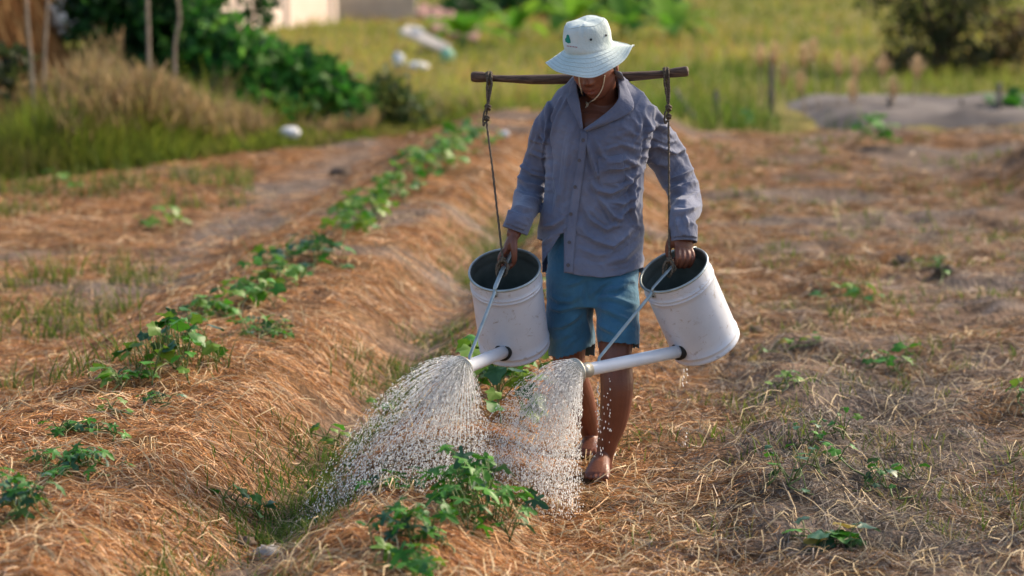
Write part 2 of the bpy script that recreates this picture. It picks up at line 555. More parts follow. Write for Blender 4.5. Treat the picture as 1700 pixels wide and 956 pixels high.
def blades(x, y, Ht, Wd, lean, c_root, c_tip, seg=3, z0=None, curve=.5):
    """upright tapering blades, each bent to its own side"""
    n = len(x)
    az = rng.uniform(0, 2 * np.pi, n); face = az + np.pi / 2 + rng.normal(0, .5, n)
    z = height(x, y) if z0 is None else z0
    V = np.empty((n, (seg + 1) * 2, 3), np.float32); Cc = np.empty((n, (seg + 1) * 2, 3), np.float32)
    for i in range(seg + 1):
        t = i / seg
        r = lean * Ht * (t ** (1 + curve))
        px, py, pz = x + np.cos(az) * r, y + np.sin(az) * r, z + Ht * t * (1 - .25 * lean * t) - .01
        w = Wd * .5 * (1 - .9 * t ** 1.5)
        V[:, 2 * i] = np.stack([px + np.cos(face) * w, py + np.sin(face) * w, pz], 1)
        V[:, 2 * i + 1] = np.stack([px - np.cos(face) * w, py - np.sin(face) * w, pz], 1)
        cc = c_root * (1 - t) + c_tip * t
        Cc[:, 2 * i] = cc; Cc[:, 2 * i + 1] = cc
    b = np.arange(n) * (seg + 1) * 2
    F = np.concatenate([np.stack([b + 2 * i, b + 2 * i + 1, b + 2 * i + 3, b + 2 * i + 2], 1) for i in range(seg)])
    return V.reshape(-1, 3), F, Cc.reshape(-1, 3)

def stack(lst):
    V, F, C = [], [], []; b = 0
    for v, f, c in lst:
        V.append(v); F.append(f + b); C.append(c); b += len(v)
    return np.concatenate(V), np.concatenate(F), np.concatenate(C)

def mixc(n, cols, p=None, var=.25):
    cols = np.array(cols)
    return cols[rng.choice(len(cols), n, p=p)] * rng.uniform(1 - var, 1 + var, n)[:, None]

grass_m = attr_mat('grass_blades', .65, .15, .5)
G1, G2, G3, G4 = [.045, .095, .014], [.10, .16, .024], [.19, .23, .04], [.020, .048, .010]
T1, T2, T3 = [.36, .25, .13], [.28, .18, .09], [.45, .34, .20]

# tall grass with brown seed heads along the left edge of the field
def edge_y(x): return np.where(x < -.5, 20.6 + (x + 4.0) * 1.7, 26.2)
def tall(x): return np.interp(x, [-6, -4.1, -3.5, -2.9, -2.1, -1.3, -.6], [.62, .60, .82, .66, .34, .24, .16])
YG1, YG2, YG3 = [.36, .40, .05], [.50, .41, .07], [.24, .35, .035]
lst = []
n = 36000
x = rng.uniform(-8, -.4, n); d = rng.gamma(1.5, 1.3, n); y = edge_y(x) + d - .15
hf = tall(x) * (.45 + .65 * vnoise(x, y, .8, 61)) * (.45 + .55 * sst(-.2, 1.0, d))
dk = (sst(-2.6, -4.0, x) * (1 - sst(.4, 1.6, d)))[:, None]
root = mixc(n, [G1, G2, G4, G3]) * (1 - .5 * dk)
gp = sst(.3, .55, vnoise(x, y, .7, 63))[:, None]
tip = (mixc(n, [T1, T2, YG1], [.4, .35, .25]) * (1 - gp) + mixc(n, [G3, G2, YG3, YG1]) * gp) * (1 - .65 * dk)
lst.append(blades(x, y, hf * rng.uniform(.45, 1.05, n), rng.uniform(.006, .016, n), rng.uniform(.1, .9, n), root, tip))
n = 15000                                          # seed stems, tan and feathery
x = rng.uniform(-7.5, -1.2, n); d = rng.gamma(2, 1.0, n) + .15; y = edge_y(x) + d
hh = tall(x) * (.45 + .6 * rng.uniform(0, 1, n)) * (.4 + .95 * vnoise(x, y, .7, 62))
z0 = height(x, y)
k = vnoise(x, y, .6, 64) > .50; x, y, hh, z0 = x[k], y[k], hh[k], z0[k]; n = len(x)
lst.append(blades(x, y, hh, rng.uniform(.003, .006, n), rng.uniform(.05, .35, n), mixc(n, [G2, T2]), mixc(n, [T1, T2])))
for q in range(3):                                 # the heads themselves
    lst.append(blades(x + rng.normal(0, .03, n), y + rng.normal(0, .05, n), rng.uniform(.08, .18, n), rng.uniform(.012, .026, n), rng.uniform(.2, .9, n), mixc(n, [T2, [.22, .17, .07]]), mixc(n, [T1, T3, [.38, .27, .14], [.30, .28, .10]]), z0=z0 + hh * rng.uniform(.72, .95, n), seg=2))
n = 5500                                           # scattered mixed blades in and over the shrubs
x = rng.uniform(-3.6, -.3, n); y = np.maximum(edge_y(x) + .8, 24.2) + rng.gamma(1.5, .7, n)
lst.append(blades(x, y, rng.uniform(.15, .75, n) * (.5 + .7 * vnoise(x, y, .5, 66)) * np.interp(x, [-3.6, -1.8, -.3], [1.1, .8, .45]), rng.uniform(.008, .02, n), rng.uniform(.1, .8, n), mixc(n, [G2, G3, T2]), mixc(n, [T1, YG1, YG3, T3, G3])))
V, F, Cc = stack(lst)
o = link_mesh('tall_grass', np_mesh('tall_grass', V, F, Cc), grass_m, smooth=False)
tag(o, 'tall grass with brown seed heads along the left field edge', 'grass', kind='stuff')

# meadow beyond the field, middle and right
lst = []
n = 60000
y = 25.6 + 50 * rng.uniform(0, 1, n) ** 1.7; x = rng.uniform(-.40, .24, n) * y
k = ~((y < 30.4) & (x > 2.45) & (y > 26.2)); x, y = x[k], y[k]
k = (y > edge_y(x) + 1.8) | ((x > -.5) & (y > 26.1 + .5 * vnoise(x, y * 0, .6, 73))); x, y = x[k], y[k]; n = len(x)
green = sst(.40, .66, vnoise(x, y, 2.6, 71)) * .7 + sst(38, 33, y) * .75 * (x > .4)
green = np.clip(green, 0, 1)[:, None]
lod = y / 28
root = mixc(n, [G1, G2]) * green + mixc(n, [G3, YG3, T2]) * (1 - green)
tip = mixc(n, [G2, G3, YG3, [.08, .17, .025]]) * green + mixc(n, [T1, YG2, YG1, [.58, .33, .09]]) * (1 - green)
hmul = np.where(x < 0, .55, .62) * (.55 + .6 * vnoise(x, y, 1.6, 72))
lst.append(blades(x, y, rng.uniform(.15, .5, n) * hmul, rng.uniform(.010, .024, n) * lod, rng.uniform(.1, .9, n), root, tip))
V, F, Cc = stack(lst)
o = link_mesh('meadow_grass', np_mesh('meadow_grass', V, F, Cc), grass_m, smooth=False)
tag(o, 'yellow green meadow grass beyond the far end of the field', 'grass', kind='stuff')

# weeds and short grass in the furrow between the two beds, and sparse on the right
lst = []
n = 13000
y = 8.0 + 12 * rng.uniform(0, 1, n) ** 1.4; sx = rng.normal(-1.55, .12, n)
x = sx + ROWK * y
k = vnoise(x, y, .38, 81) + .3 * rng.uniform(0, 1, n) > .66; x, y = x[k], y[k]; n = len(x)
lst.append(blades(x, y, rng.uniform(.02, .10, n), rng.uniform(.003, .007, n), rng.uniform(.3, 1.2, n), mixc(n, [G1, G2, G2]), mixc(n, [G2, G3, [.06, .15, .03], [.10, .2, .03]])))
n = 22000
y = 8.3 + 17 * rng.uniform(0, 1, n) ** 1.1; x = (rng.uniform(960, 1900, n) - 850) / FPX * y
k = (vnoise(x, y, .5, 82) > .56) & (vnoise(x, y, .13, 83) > .55); x, y = x[k], y[k]; n = len(x)
lst.append(blades(x, y, rng.uniform(.03, .10, n), rng.uniform(.004, .008, n) * y / 11, rng.uniform(.3, 1., n), mixc(n, [G1, G2]), mixc(n, [G2, G3, T1])))
n = 9000
y = 11 + 11 * rng.uniform(0, 1, n); x = (rng.uniform(-150, 420, n) - 850) / FPX * y
k = (vnoise(x, y, .7, 84) > .58) & (vnoise(x, y, .2, 85) > .4); x, y = x[k], y[k]; n = len(x)
lst.append(blades(x, y, rng.uniform(.05, .22, n), rng.uniform(.005, .01, n) * y / 13, rng.uniform(.3, 1., n), mixc(n, [G1, G2]), mixc(n, [G2, G3, G3, T1])))
V, F, Cc = stack(lst)
o = link_mesh('short_weeds', np_mesh('short_weeds', V, F, Cc), grass_m, smooth=False)
tag(o, 'short green weeds growing in the furrow and among the straw', 'weeds', kind='stuff')

# ------------------------------------------------------------------ where the two watering cans hang (pose: base position, rotation vector)
CAN_R, CAN_H, CAN_G, CAN_A, CAN_L, CAN_S = .1215, .3203, .0593, .5381, .4467, .385
CAN_POSE = [((.0087, 10.0844, .4414), (.5161, -.0343, -.2915)), ((.6722, 10.0564, .4509), (.5551, -.2023, -.7901))]

def can_matrix(i):
    o, r = CAN_POSE[i]
    r = Vector(r)
    return Matrix.Translation(o) @ Matrix.Rotation(r.length, 4, r.normalized())
CM = [can_matrix(0), can_matrix(1)]
BAR_Z = CAN_H + .012

# ------------------------------------------------------------------ the farmer
SC = 1 / 481.0
BY = 10.12
person = empty('person', (0.29, 10.1, 0.0), 'barefoot man in grey blue shirt, blue shorts and pale hat carrying watering cans', 'person')

skin_m = mat('tanned_skin', (.20, .075, .042), .42, .45)
nt = skin_m.node_tree; bs = nt.nodes['Principled BSDF']
at = nt.nodes.new('ShaderNodeAttribute'); at.attribute_name = 'Col'
tcn = nt.nodes.new('ShaderNodeTexCoord')
nz = nt.nodes.new('ShaderNodeTexNoise'); nz.inputs['Scale'].default_value = 22; nz.inputs['Detail'].default_value = 6
nt.links.new(tcn.outputs['Object'], nz.inputs['Vector'])
mr = nt.nodes.new('ShaderNodeMapRange'); mr.inputs[3].default_value = .72; mr.inputs[4].default_value = 1.28
nt.links.new(nz.outputs['Fac'], mr.inputs[0])
mm = nt.nodes.new('ShaderNodeMix'); mm.data_type = 'RGBA'; mm.blend_type = 'MULTIPLY'; mm.inputs[0].default_value = 1
nt.links.new(at.outputs['Color'], mm.inputs[6]); nt.links.new(mr.outputs[0], mm.inputs[7]); nt.links.new(mm.outputs[2], bs.inputs['Base Color'])
nz2 = nt.nodes.new('ShaderNodeTexNoise'); nz2.inputs['Scale'].default_value = 160; nz2.inputs['Detail'].default_value = 4
nt.links.new(tcn.outputs['Object'], nz2.inputs['Vector'])
bpn = nt.nodes.new('ShaderNodeBump'); bpn.inputs['Strength'].default_value = .25; bpn.inputs['Distance'].default_value = .004
nt.links.new(nz2.outputs['Fac'], bpn.inputs['Height']); nt.links.new(bpn.outputs[0], bs.inputs['Normal'])

# head in its own axes: x to the picture's right, -y is the face, z up
HC = P(986, 108, 10.03)
HM = Matrix.Translation(HC) @ Matrix.Rotation(-.36, 4, 'Z') @ Matrix.Rotation(-.13, 4, 'Y') @ Matrix.Rotation(.27, 4, 'X')

def head_shell():
    nu, nv = 72, 56
    V, F = [], []
    G = lambda a, s: math.exp(-(a / s) ** 2)
    for j in range(nv + 1):
        ph = math.pi * j / nv
        for i in range(nu):
            th = 2 * math.pi * i / nu
            x, y, z = math.sin(ph) * math.cos(th), math.sin(ph) * math.sin(th), math.cos(ph)
            px, py, pz = .074 * x, .094 * y, .118 * z
            k = max(0, -z)
            px *= 1 - .30 * k ** 1.7 + .06 * G(z + .35, .25)
            if y > 0: py *= 1 - .55 * k
            else: py *= 1 + .10 * G(z + .75, .3)
            if y < -.05:
                fr = min(1, (-y - .05) / .3)
                if -.048 < pz < .02:
                    pr = (.02 - pz) / .054 if pz > -.034 else (pz + .048) / .014
                    py -= fr * .025 * max(0, pr) ** 1.1 * G(px, .0105 + .006 * max(0, pr))
                py -= fr * .010 * G(abs(px) - .013, .007) * G(pz + .037, .009)
                py -= fr * (.008 * G(pz + .0605, .006) * G(px, .022) + .010 * G(pz + .077, .007) * G(px, .019))
                py += fr * .006 * G(pz + .0685, .003) * G(px, .026)
                py += fr * .005 * G(pz + .090, .006) * G(px, .022)
                py -= fr * .010 * G(pz + .104, .014) * G(px, .024)
                py += fr * .011 * G(abs(px) - .031, .015) * G(pz - .002, .011)
                py -= fr * .006 * G(abs(px) - .028, .02) * G(pz - .022, .008)
                py -= fr * .005 * G(abs(px) - .045, .015) * G(pz + .025, .016)
            V.append(tuple(HM @ Vector((px, py, pz))))
    for j in range(nv):
        for i in range(nu):
            i2 = (i + 1) % nu
            F.append((j * nu + i, (j + 1) * nu + i, (j + 1) * nu + i2, j * nu + i2))
    return V, F

def hand_parts(bar_pt, bar_dir, up, mirror):
    """hand closed round a bar; bar_dir points to the index side; mirror -1 for the left hand"""
    x = Vector(bar_dir).normalized()
    z = Vector(up).normalized()
    z = (z + .35 * (z - x * z.dot(x)).normalized()).normalized()
    x = (x - z * x.dot(z)).normalized()
    y = z.cross(x) * mirror
    org = Vector(bar_pt) - (y * .013 - z * .106)
    W = lambda q: org + x * q[0] + y * q[1] + z * q[2]
    parts = []
    Mr = Matrix((x, y, z)).transposed()
    parts.append(ellipsoid(W((0, -.002, -.052)), (.040, .0165, .050), Mr))
    parts.append(ellipsoid(W((.004, .0, -.022)), (.030, .019, .034), Mr))
    parts.append(ellipsoid(W((.026, .010, -.045)), (.015, .015, .030), Mr))
    for i, (xf, sc) in enumerate(zip((.030, .0105, -.0095, -.0285), (.95, 1.05, 1.0, .84))):
        pts = [(xf, -.003, -.074), (xf * 1.04, -.010, -.094), (xf * 1.04, -.010, -.094 - .022 * sc), (xf, .010, -.106 - .028 * sc), (xf * .97, .032, -.104 - .016 * sc), (xf * .95, .038, -.098)]
        parts.append(limb([W(q) for q in pts], [.0095, .0108, .0092, .0088, .0080, .0062], 20, 10))
    th = [(.026, .006, -.026), (.042, .016, -.050), (.044, .028, -.076), (.036, .036, -.098), (.026, .036, -.112)]
    parts.append(limb([W(q) for q in th], [.013, .0135, .0115, .010, .007], 18, 10))
    return parts, org, z

bar0 = CM[0] @ Vector((0, .040, BAR_Z)); dir0 = (CM[0].to_3x3() @ Vector((0, -1, 0)))
bar1 = CM[1] @ Vector((0, .050, BAR_Z)); dir1 = (CM[1].to_3x3() @ Vector((0, -1, 0)))
hand_r, wrist_r, up_r = hand_parts(bar0, dir0, (.42, .42, 1), 1)
hand_l, wrist_l, up_l = hand_parts(bar1, dir1, (.22, .45, 1), -1)

cuff_r = wrist_r + up_r * .008
cuff_l = wrist_l - up_l * .040
sl_r = [P(934, 182, 10.12), P(911, 220, 10.14), P(894, 268, 10.20), P(882, 310, 10.21), P(873, 342, 10.14), wrist_r + up_r * .045, cuff_r - up_r * .02]
sl_l = [P(1058, 196, 10.15), P(1084, 228, 10.21), P(1112, 270, 10.26), P(1131, 308, 10.24), P(1140, 345, 10.14), wrist_l + up_l * .035, cuff_l - up_l * .03]
parts = []
parts.append(rings([(476, 922, 1048, 10.14, .085), (440, 915, 1055, 10.14, .092), (400, 925, 1050, 10.14, .088), (340, 925, 1055, 10.13, .090), (280, 925, 1065, 10.12, .098), (230, 922, 1068, 10.11, .102), (200, 925, 1066, 10.12, .095), (178, 938, 1056, 10.125, .075), (160, 965, 1040, 10.13, .055)], 36, 2.2))
parts.append(limb([P(1000, 200, 10.13), P(1000, 168, 10.11), P(996, 140, 10.075), P(992, 112, 10.04)], [.075, .058, .055, .055], 16, 20))
parts.append(ellipsoid(P(985, 212, 10.06), (.085, .055, .06)))
parts.append(head_shell())
for sx in (-1, 1):
    parts.append(ellipsoid(HM @ Vector((sx * .073, .012, -.012)), (.009, .017, .031), HM.to_3x3() @ Matrix.Rotation(sx * .25, 3, 'Z')))
parts.append(limb(sl_r[:5] + [wrist_r, wrist_r - up_r * .025], [.044, .044, .038, .038, .033, .026, .022], 30, 16))
parts.append(limb(sl_l[:5] + [wrist_l, wrist_l - up_l * .025], [.044, .044, .038, .038, .033, .026, .022], 30, 16))
parts += hand_r + hand_l
# legs: picture right is the leading (left) leg, picture left the trailing one
parts.append(limb([P(1018, 440, 10.14), P(1022, 520, 10.075), P(1022, 590, 10.02), P(1023, 612, 10.01), P(1024, 648, 10.00), P(1019, 695, 10.025), P(1008, 737, 10.045), P(1003.5, 766, 10.055), P(1003, 790, 10.06)],
                  [.080, .068, .057, .057, .057, .050, .036, .0285, .033], 44, 20))
parts.append(limb([P(948, 440, 10.15), P(945, 520, 10.16), P(944, 590, 10.16), P(947, 615, 10.17), P(961, 655, 10.29), P(972, 690, 10.37), P(979, 716, 10.42), P(980, 736, 10.455), P(981, 745, 10.46)],
                  [.085, .074, .058, .055, .052, .044, .033, .028, .03], 44, 20))

def foot_parts(heel, toe, width=.046, side=1):
    """bare foot flat on the ground from heel to toe"""
    heel, toe = Vector(heel), Vector(toe)
    d = (toe - heel); Lf = d.length; d.normalize()
    n = Vector((-d.y, d.x, 0)).normalized() * side
    up = Vector((0, 0, 1))
    ps = []
    prof = [(-.02, .026, .030, .030), (.10, .031, .034, .034), (.35, .033, .038, .040), (.60, .041, .030, .031), (.74, .045, .020, .022), (.82, .042, .014, .016)]
    V, F = [], []; seg = 16
    for t, w, hgt, zc in prof:
        c = heel + d * (Lf * t)
        for k in range(seg):
            a = 2 * math.pi * k / seg
            zz = zc * .9 + hgt * math.sin(a)
            V.append(tuple(c + n * (w * math.cos(a)) + up * max(zz, .002)))
    for i in range(len(prof) - 1):
        for k in range(seg):
            k2 = (k + 1) % seg
            F.append((i * seg + k, i * seg + k2, (i + 1) * seg + k2, (i + 1) * seg + k))
    F.append(tuple(range(seg - 1, -1, -1))); F.append(tuple(range((len(prof) - 1) * seg, len(prof) * seg)))
    ps.append((V, F))
    for j, (off, tl, r) in enumerate(((.031, 1.0, .0125), (.0125, .985, .0095), (-.003, .955, .009), (-.0185, .915, .0085), (-.033, .865, .008))):
        a = heel + d * (Lf * .72) + n * off * .95 + up * .016
        b = heel + d * (Lf * tl - r) + n * off * 1.08 + up * (r * 1.0)
        ps.append(limb([a, (a + b) / 2 + up * .003, b - d * .012 + up * .002, b], [.013, r, r * 1.05, r * .8], 12, 10))
    return ps
parts += foot_parts((.318, 10.095, .0), (.284, 9.835, .0), side=1)
parts += foot_parts((.305, 10.52, .0), (.262, 10.275, .0), side=1)

V, F = remesh(parts, .0034, 3, .45)
N = normals(V, F)
# skin tones that belong to the skin itself: lips, brows, soles, nails, stubble
colr = np.tile(np.array([.185, .066, .038]), (len(V), 1))
Hi = np.array(HM.inverted())
hl = V @ Hi[:3, :3].T + Hi[:3, 3]
face = (hl[:, 1] < -.03) & (np.abs(hl[:, 2]) < .14)
g = np.exp(-((hl[:, 2] + .0685) / .013) ** 2 - (hl[:, 0] / .026) ** 2) * face
colr = colr * (1 - .75 * g[:, None]) + np.array([.20, .055, .045]) * (.75 * g[:, None])
g = (np.exp(-((hl[:, 2] + .095) / .022) ** 2 - (hl[:, 0] / .045) ** 2) * .35 + np.exp(-((hl[:, 2] + .050) / .007) ** 2 - (hl[:, 0] / .022) ** 2) * .45) * face * (1 - g)
colr = colr * (1 - g[:, None]) + np.array([.07, .038, .03]) * g[:, None]
g = np.exp(-((hl[:, 2] - .026) / .005) ** 2 - ((np.abs(hl[:, 0]) - .03) / .018) ** 2) * face
colr = colr * (1 - .8 * g[:, None]) + np.array([.02, .015, .012]) * (.8 * g[:, None])
inhead = (np.abs(hl) < np.array([.1, .13, .14])).all(1)
colr[inhead] *= 1.12
me = np_mesh('body', V - np.array(person.location), F, colr)
body = link_mesh('body', me, skin_m, person)
BODY = BVHTree.FromPolygons(V.tolist(), F.tolist())

def surf(bvh, u, v, off=0., fallback=10.0):
    d = ray(u, v)
    h = bvh.ray_cast(Vector((0, 0, CAMZ)), d, 40)
    if h[0] is None:
        return P(u, v, fallback) - d * off
    return h[0] - d * off

# ---- shirt: one surface of torso and sleeves
sh_parts = []
sh_parts.append(rings([(505, 900, 1068, 10.125, .135), (470, 900, 1068, 10.125, .133), (430, 889, 1069, 10.125, .130), (380, 892, 1069, 10.125, .125), (330, 903, 1068, 10.12, .122), (280, 906, 1071, 10.115, .126), (240, 908, 1080, 10.11, .130), (205, 909, 1089, 10.11, .128), (180, 911, 1087, 10.115, .115), (163, 916, 1078, 10.12, .097), (150, 926, 1064, 10.125, .082), (138, 942, 1046, 10.125, .07), (126, 952, 1036, 10.13, .06)], 48, 2.35))
sh_parts.append(limb(sl_r, [.062, .060, .052, .053, .050, .042, .040], 36, 24))
sh_parts.append(limb(sl_l, [.075, .074, .066, .060, .052, .047, .045], 36, 24))
V, F = remesh(sh_parts, .0043, 7, .5)
N = normals(V, F)
front = np.clip(-N[:, 1] * 1.6 + .15, 0, 1)
u, v = to_px(V)
Z = lambda pts: [(760 + a / 2.516, 100 + b / 2.516) for a, b in pts]      # from an enlarged crop of the photograph
FOLDS = [
    # torso: pulls from the shoulder, the chest and the loaded arm
    ([(462, 150), (420, 230), (392, 330), (385, 420)], 6, 4.0), ([(430, 165), (395, 240), (372, 320)], 5, 4),
    ([(500, 250), (470, 330), (450, 470), (430, 600)], 3.5, 7), ([(540, 330), (560, 410), (590, 500)], 5, 4), ([(575, 330), (610, 400), (640, 440)], 3.5, 4),
    ([(565, 490), (620, 455), (690, 450), (740, 430)], 7, 5), ([(575, 540), (640, 555), (700, 525), (765, 450)], 7, 5), ([(585, 565), (620, 610), (645, 650), (700, 670)], 7, 4.5),
    ([(690, 470), (720, 500), (700, 545)], 6, 4), ([(560, 500), (580, 560)], 4, 4),
    ([(520, 600), (560, 670), (620, 705), (690, 690)], 5, 5), ([(500, 690), (560, 750), (650, 775), (760, 690)], 5, 6),
    ([(500, 780), (580, 815), (660, 800)], 3, 5.5), ([(600, 850), (690, 830), (765, 760)], 4, 6),
    ([(770, 440), (700, 410), (630, 430)], 6, 5), ([(770, 455), (735, 540), (730, 620), (755, 690)], 6, 4.5), ([(745, 560), (690, 600), (640, 590)], 5, 4.5),
    ([(620, 370), (690, 350), (750, 370)], 4, 5), ([(640, 320), (720, 300), (780, 330)], 3, 6), ([(650, 700), (690, 640), (740, 600)], 5, 4.5),
    ([(400, 480), (420, 560), (400, 640)], 4, 6), ([(345, 700), (400, 690), (440, 660)], 5, 4.5), ([(355, 770), (400, 730)], 4, 4),
    ([(388, 170), (384, 250), (385, 340), (386, 420), (390, 500)], -10, 3.6), ([(800, 170), (782, 260), (772, 350), (770, 440)], -3.5, 4),   # armholes
    # picture-right sleeve
    ([(775, 300), (840, 270), (880, 300)], 6, 4.5), ([(770, 370), (830, 350), (900, 385), (950, 370)], 8, 5), ([(780, 420), (840, 420), (890, 450)], 6, 5),
    ([(890, 500), (940, 490), (1000, 440)], 8, 4.5), ([(885, 545), (945, 540), (1010, 500)], 9, 4.5), ([(890, 585), (950, 590), (1012, 555)], 8, 4.5), ([(900, 640), (960, 630), (1005, 610)], 6, 4.5),
    ([(920, 330), (960, 390), (985, 440)], 5, 5), ([(950, 640), (960, 700)], 5, 3.5), ([(910, 660), (925, 720)], 4, 3.5), ([(830, 200), (860, 260), (850, 320)], 5, 5), ([(780, 220), (800, 280), (770, 350)], 5, 5),
    # picture-left sleeve
    ([(262, 430), (310, 470), (385, 490)], 9, 4.5), ([(240, 475), (290, 520), (375, 545)], 8, 4.5), ([(230, 540), (280, 575), (350, 590)], 6, 4.5), ([(345, 310), (385, 350)], 7, 4), ([(300, 380), (350, 400), (390, 400)], 6, 4.5),
    ([(330, 220), (320, 300), (300, 360)], 4, 5), ([(225, 600), (270, 620), (320, 620)], 4, 4),
]
disp = np.zeros(len(V))
for pts, amp, sig in FOLDS:
    d, sg, t = seg_dist(u, v, Z(pts))
    env = np.sin(np.pi * np.clip(t, .02, .98)) ** .6
    off = d * sg
    disp += 2.3e-3 * amp * env * (np.exp(-(d / (.72 * sig)) ** 2) - .55 * np.exp(-((off - 1.7 * sig) / (1.1 * sig)) ** 2)) * front
frng = np.random.default_rng(5)
for pts, amp, sig in FOLDS:                          # finer creases running beside the main pulls
    zz = np.array(Z(pts))
    for q in range(2):
        off = frng.normal(0, 8, 2); kk = zz + off + frng.normal(0, 2.2, zz.shape)
        d, sg, t = seg_dist(u, v, [tuple(a) for a in kk])
        env = np.sin(np.pi * np.clip(t * frng.uniform(.8, 1.2), .02, .98)) ** .8
        disp += amp * .75e-3 * env * (np.exp(-(d / 2.3) ** 2) - .6 * np.exp(-((d * sg - 4) / 2.6) ** 2)) * front
w1 = vnoise(u + v * .5, v * 1.6, 26, 91) + .5 * vnoise(u - v * .7, v * 1.4, 12, 92)
rg = 1 - np.abs(2 * vnoise(u * .9 + v * .55, v * .8 - u * .5, 17, 93) - 1)
disp += (w1 - .75) * .006 + (rg ** 3 - .2) * .0035 * sst(950, 1010, u)
V = V + N * disp[:, None]
u, v = to_px(V)
fu, fv = u[F].mean(1), v[F].mean(1)
fc = V[F].mean(1); fN = N[F].mean(1)
hemx = [(880, 428), (899, 440), (907, 424), (936, 380), (936.5, 452), (960, 457), (1000, 461), (1030, 457), (1075, 441)]
hem = lambda uu: np.interp(uu, [a for a, b in hemx], [b for a, b in hemx])
frontf = fc[:, 1] < BY - .01
kill = (frontf & (fv > hem(fu))) | (~frontf & (fv > 452)) 
VNECK = [(955, 100), (957, 140), (962, 165), (967.5, 215), (985, 203), (1010, 186), (1027, 166), (1026, 140), (1030, 100)]
kill |= in_poly(fu, fv, VNECK) & (fc[:, 1] < 10.2) & (fN[:, 1] < .5) & (fu < 1050)
neck0 = P(994, 132, 10.13)
kill |= (np.hypot(fc[:, 0] - neck0.x, fc[:, 1] - neck0.y) < .066) & (fc[:, 2] > P(994, 160, 10.13).z)
arm_r = np.array([(Vector(c) - cuff_r).dot(up_r) < 0 for c in fc]) & (fu < 900) & (fv > 340)
arm_l = np.array([(Vector(c) - cuff_l).dot(up_l) < 0 for c in fc]) & (fu > 1100) & (fv > 370)
kill |= arm_r | arm_l
Fk = F[~kill]
cnt = np.zeros(len(V), int)
edges = {}
for f in Fk:
    for a, b in ((f[0], f[1]), (f[1], f[2]), (f[2], f[3]), (f[3], f[0])):
        k2 = (a, b) if a < b else (b, a)
        edges[k2] = edges.get(k2, 0) + 1
bnd = np.zeros(len(V), bool)
for (a, b), c in edges.items():
    if c == 1: bnd[a] = bnd[b] = True
fr = bnd & (V[:, 1] < BY - .005) & (np.abs(v - hem(u)) < 9) & (v > 350) & (u < 1090) & (u > 885) & (np.abs(u - 936) > 3)
V[fr, 2] += (v[fr] - hem(u[fr])) * SC
jump = bnd & (np.abs(u - 936) <= 5) & (v > 380) & (v < 456) & (V[:, 1] < BY)
V[jump, 0] += (936 - u[jump]) * SC
Vd, sg, t = seg_dist(u, v, VNECK[1:8])
nb = bnd & (Vd < 6) & (v < 222) & (V[:, 1] < 10.1)
for i in np.where(nb)[0]:                        # straighten the neckline
    best = None
    for (x1, y1), (x2, y2) in zip(VNECK[1:7], VNECK[2:8]):
        tt = max(0, min(1, ((u[i] - x1) * (x2 - x1) + (v[i] - y1) * (y2 - y1)) / ((x2 - x1) ** 2 + (y2 - y1) ** 2)))
        q = (x1 + tt * (x2 - x1), y1 + tt * (y2 - y1)); dd = math.hypot(q[0] - u[i], q[1] - v[i])
        if best is None or dd < best[0]: best = (dd, q)
    V[i, 0] += (best[1][0] - u[i]) * SC; V[i, 2] -= (best[1][1] - v[i]) * SC
used = np.unique(Fk); remap = -np.ones(len(V), int); remap[used] = np.arange(len(used))
Vs, Fs = V[used], remap[Fk]

def cloth_mat(name, c1, c2, weave=900., rough=.85, blotch=7.):
    m = noise_mat(name, c1, c2, blotch, rough, .15, .35, 70., detail=6.)
    nt = m.node_tree; b = nt.nodes['Principled BSDF']
    b.inputs['Sheen Weight'].default_value = .25; b.inputs['Sheen Roughness'].default_value = .5
    return m
shirt_m = cloth_mat('faded_blue_grey_cotton', (.122, .138, .206), (.192, .210, .288))
shirt = link_mesh('shirt', np_mesh('shirt', Vs - np.array(person.location), Fs), shirt_m, person)
sol = shirt.modifiers.new('thickness', 'SOLIDIFY'); sol.thickness = .0028; sol.offset = -1
SHIRT = BVHTree.FromPolygons(Vs.tolist(), Fs.tolist())

def sheet(name, rows, mat_, parent, thick=.003, sub=1):
    """cloth sheet from a grid of points"""
    nr, nc = len(rows), len(rows[0])
    V = [tuple(p) for r in rows for p in r]
    F = [(i * nc + j, i * nc + j + 1, (i + 1) * nc + j + 1, (i + 1) * nc + j) for i in range(nr - 1) for j in range(nc - 1)]
    o = build(name, V, F, mat_, parent)
    s = o.modifiers.new('thickness', 'SOLIDIFY'); s.thickness = thick; s.offset = 0
    if sub:
        m = o.modifiers.new('sub', 'SUBSURF'); m.levels = sub; m.render_levels = sub
    return o

# collar: two leaves folded over the neckline
def collar(inner, outer, offs, name='collar'):
    rows = []
    inn = spline(inner, 18); out = spline(outer, 18)
    for k in range(5):
        t = k / 4
        row = []
        for a, b in zip(inn, out):
            uu, vv = a[0] + (b[0] - a[0]) * t, a[1] + (b[1] - a[1]) * t
            p = surf(SHIRT, uu, vv, 0)
            Yg = a[2] + (b[2] - a[2]) * t
            lim = P(uu, vv, Yg)
            y = min(p.y - .006 - .016 * math.sin(math.pi * min(t * 1.0, 1)), Yg) if p.y < 10.4 else Yg
            row.append(P(uu, vv, y))
        rows.append(row)
    return sheet(name, rows, shirt_m, shirt, .0035)
collar([(1018, 116, 10.10), (1025, 134, 10.06), (1028, 158, 10.00), (1016, 178, 9.985), (990, 199, 9.98), (969, 214, 9.975)],
       [(1032, 119, 10.13), (1041, 142, 10.08), (1053, 172, 10.01), (1046, 187, 9.985), (1012, 204, 9.975), (972, 219, 9.972)], None)
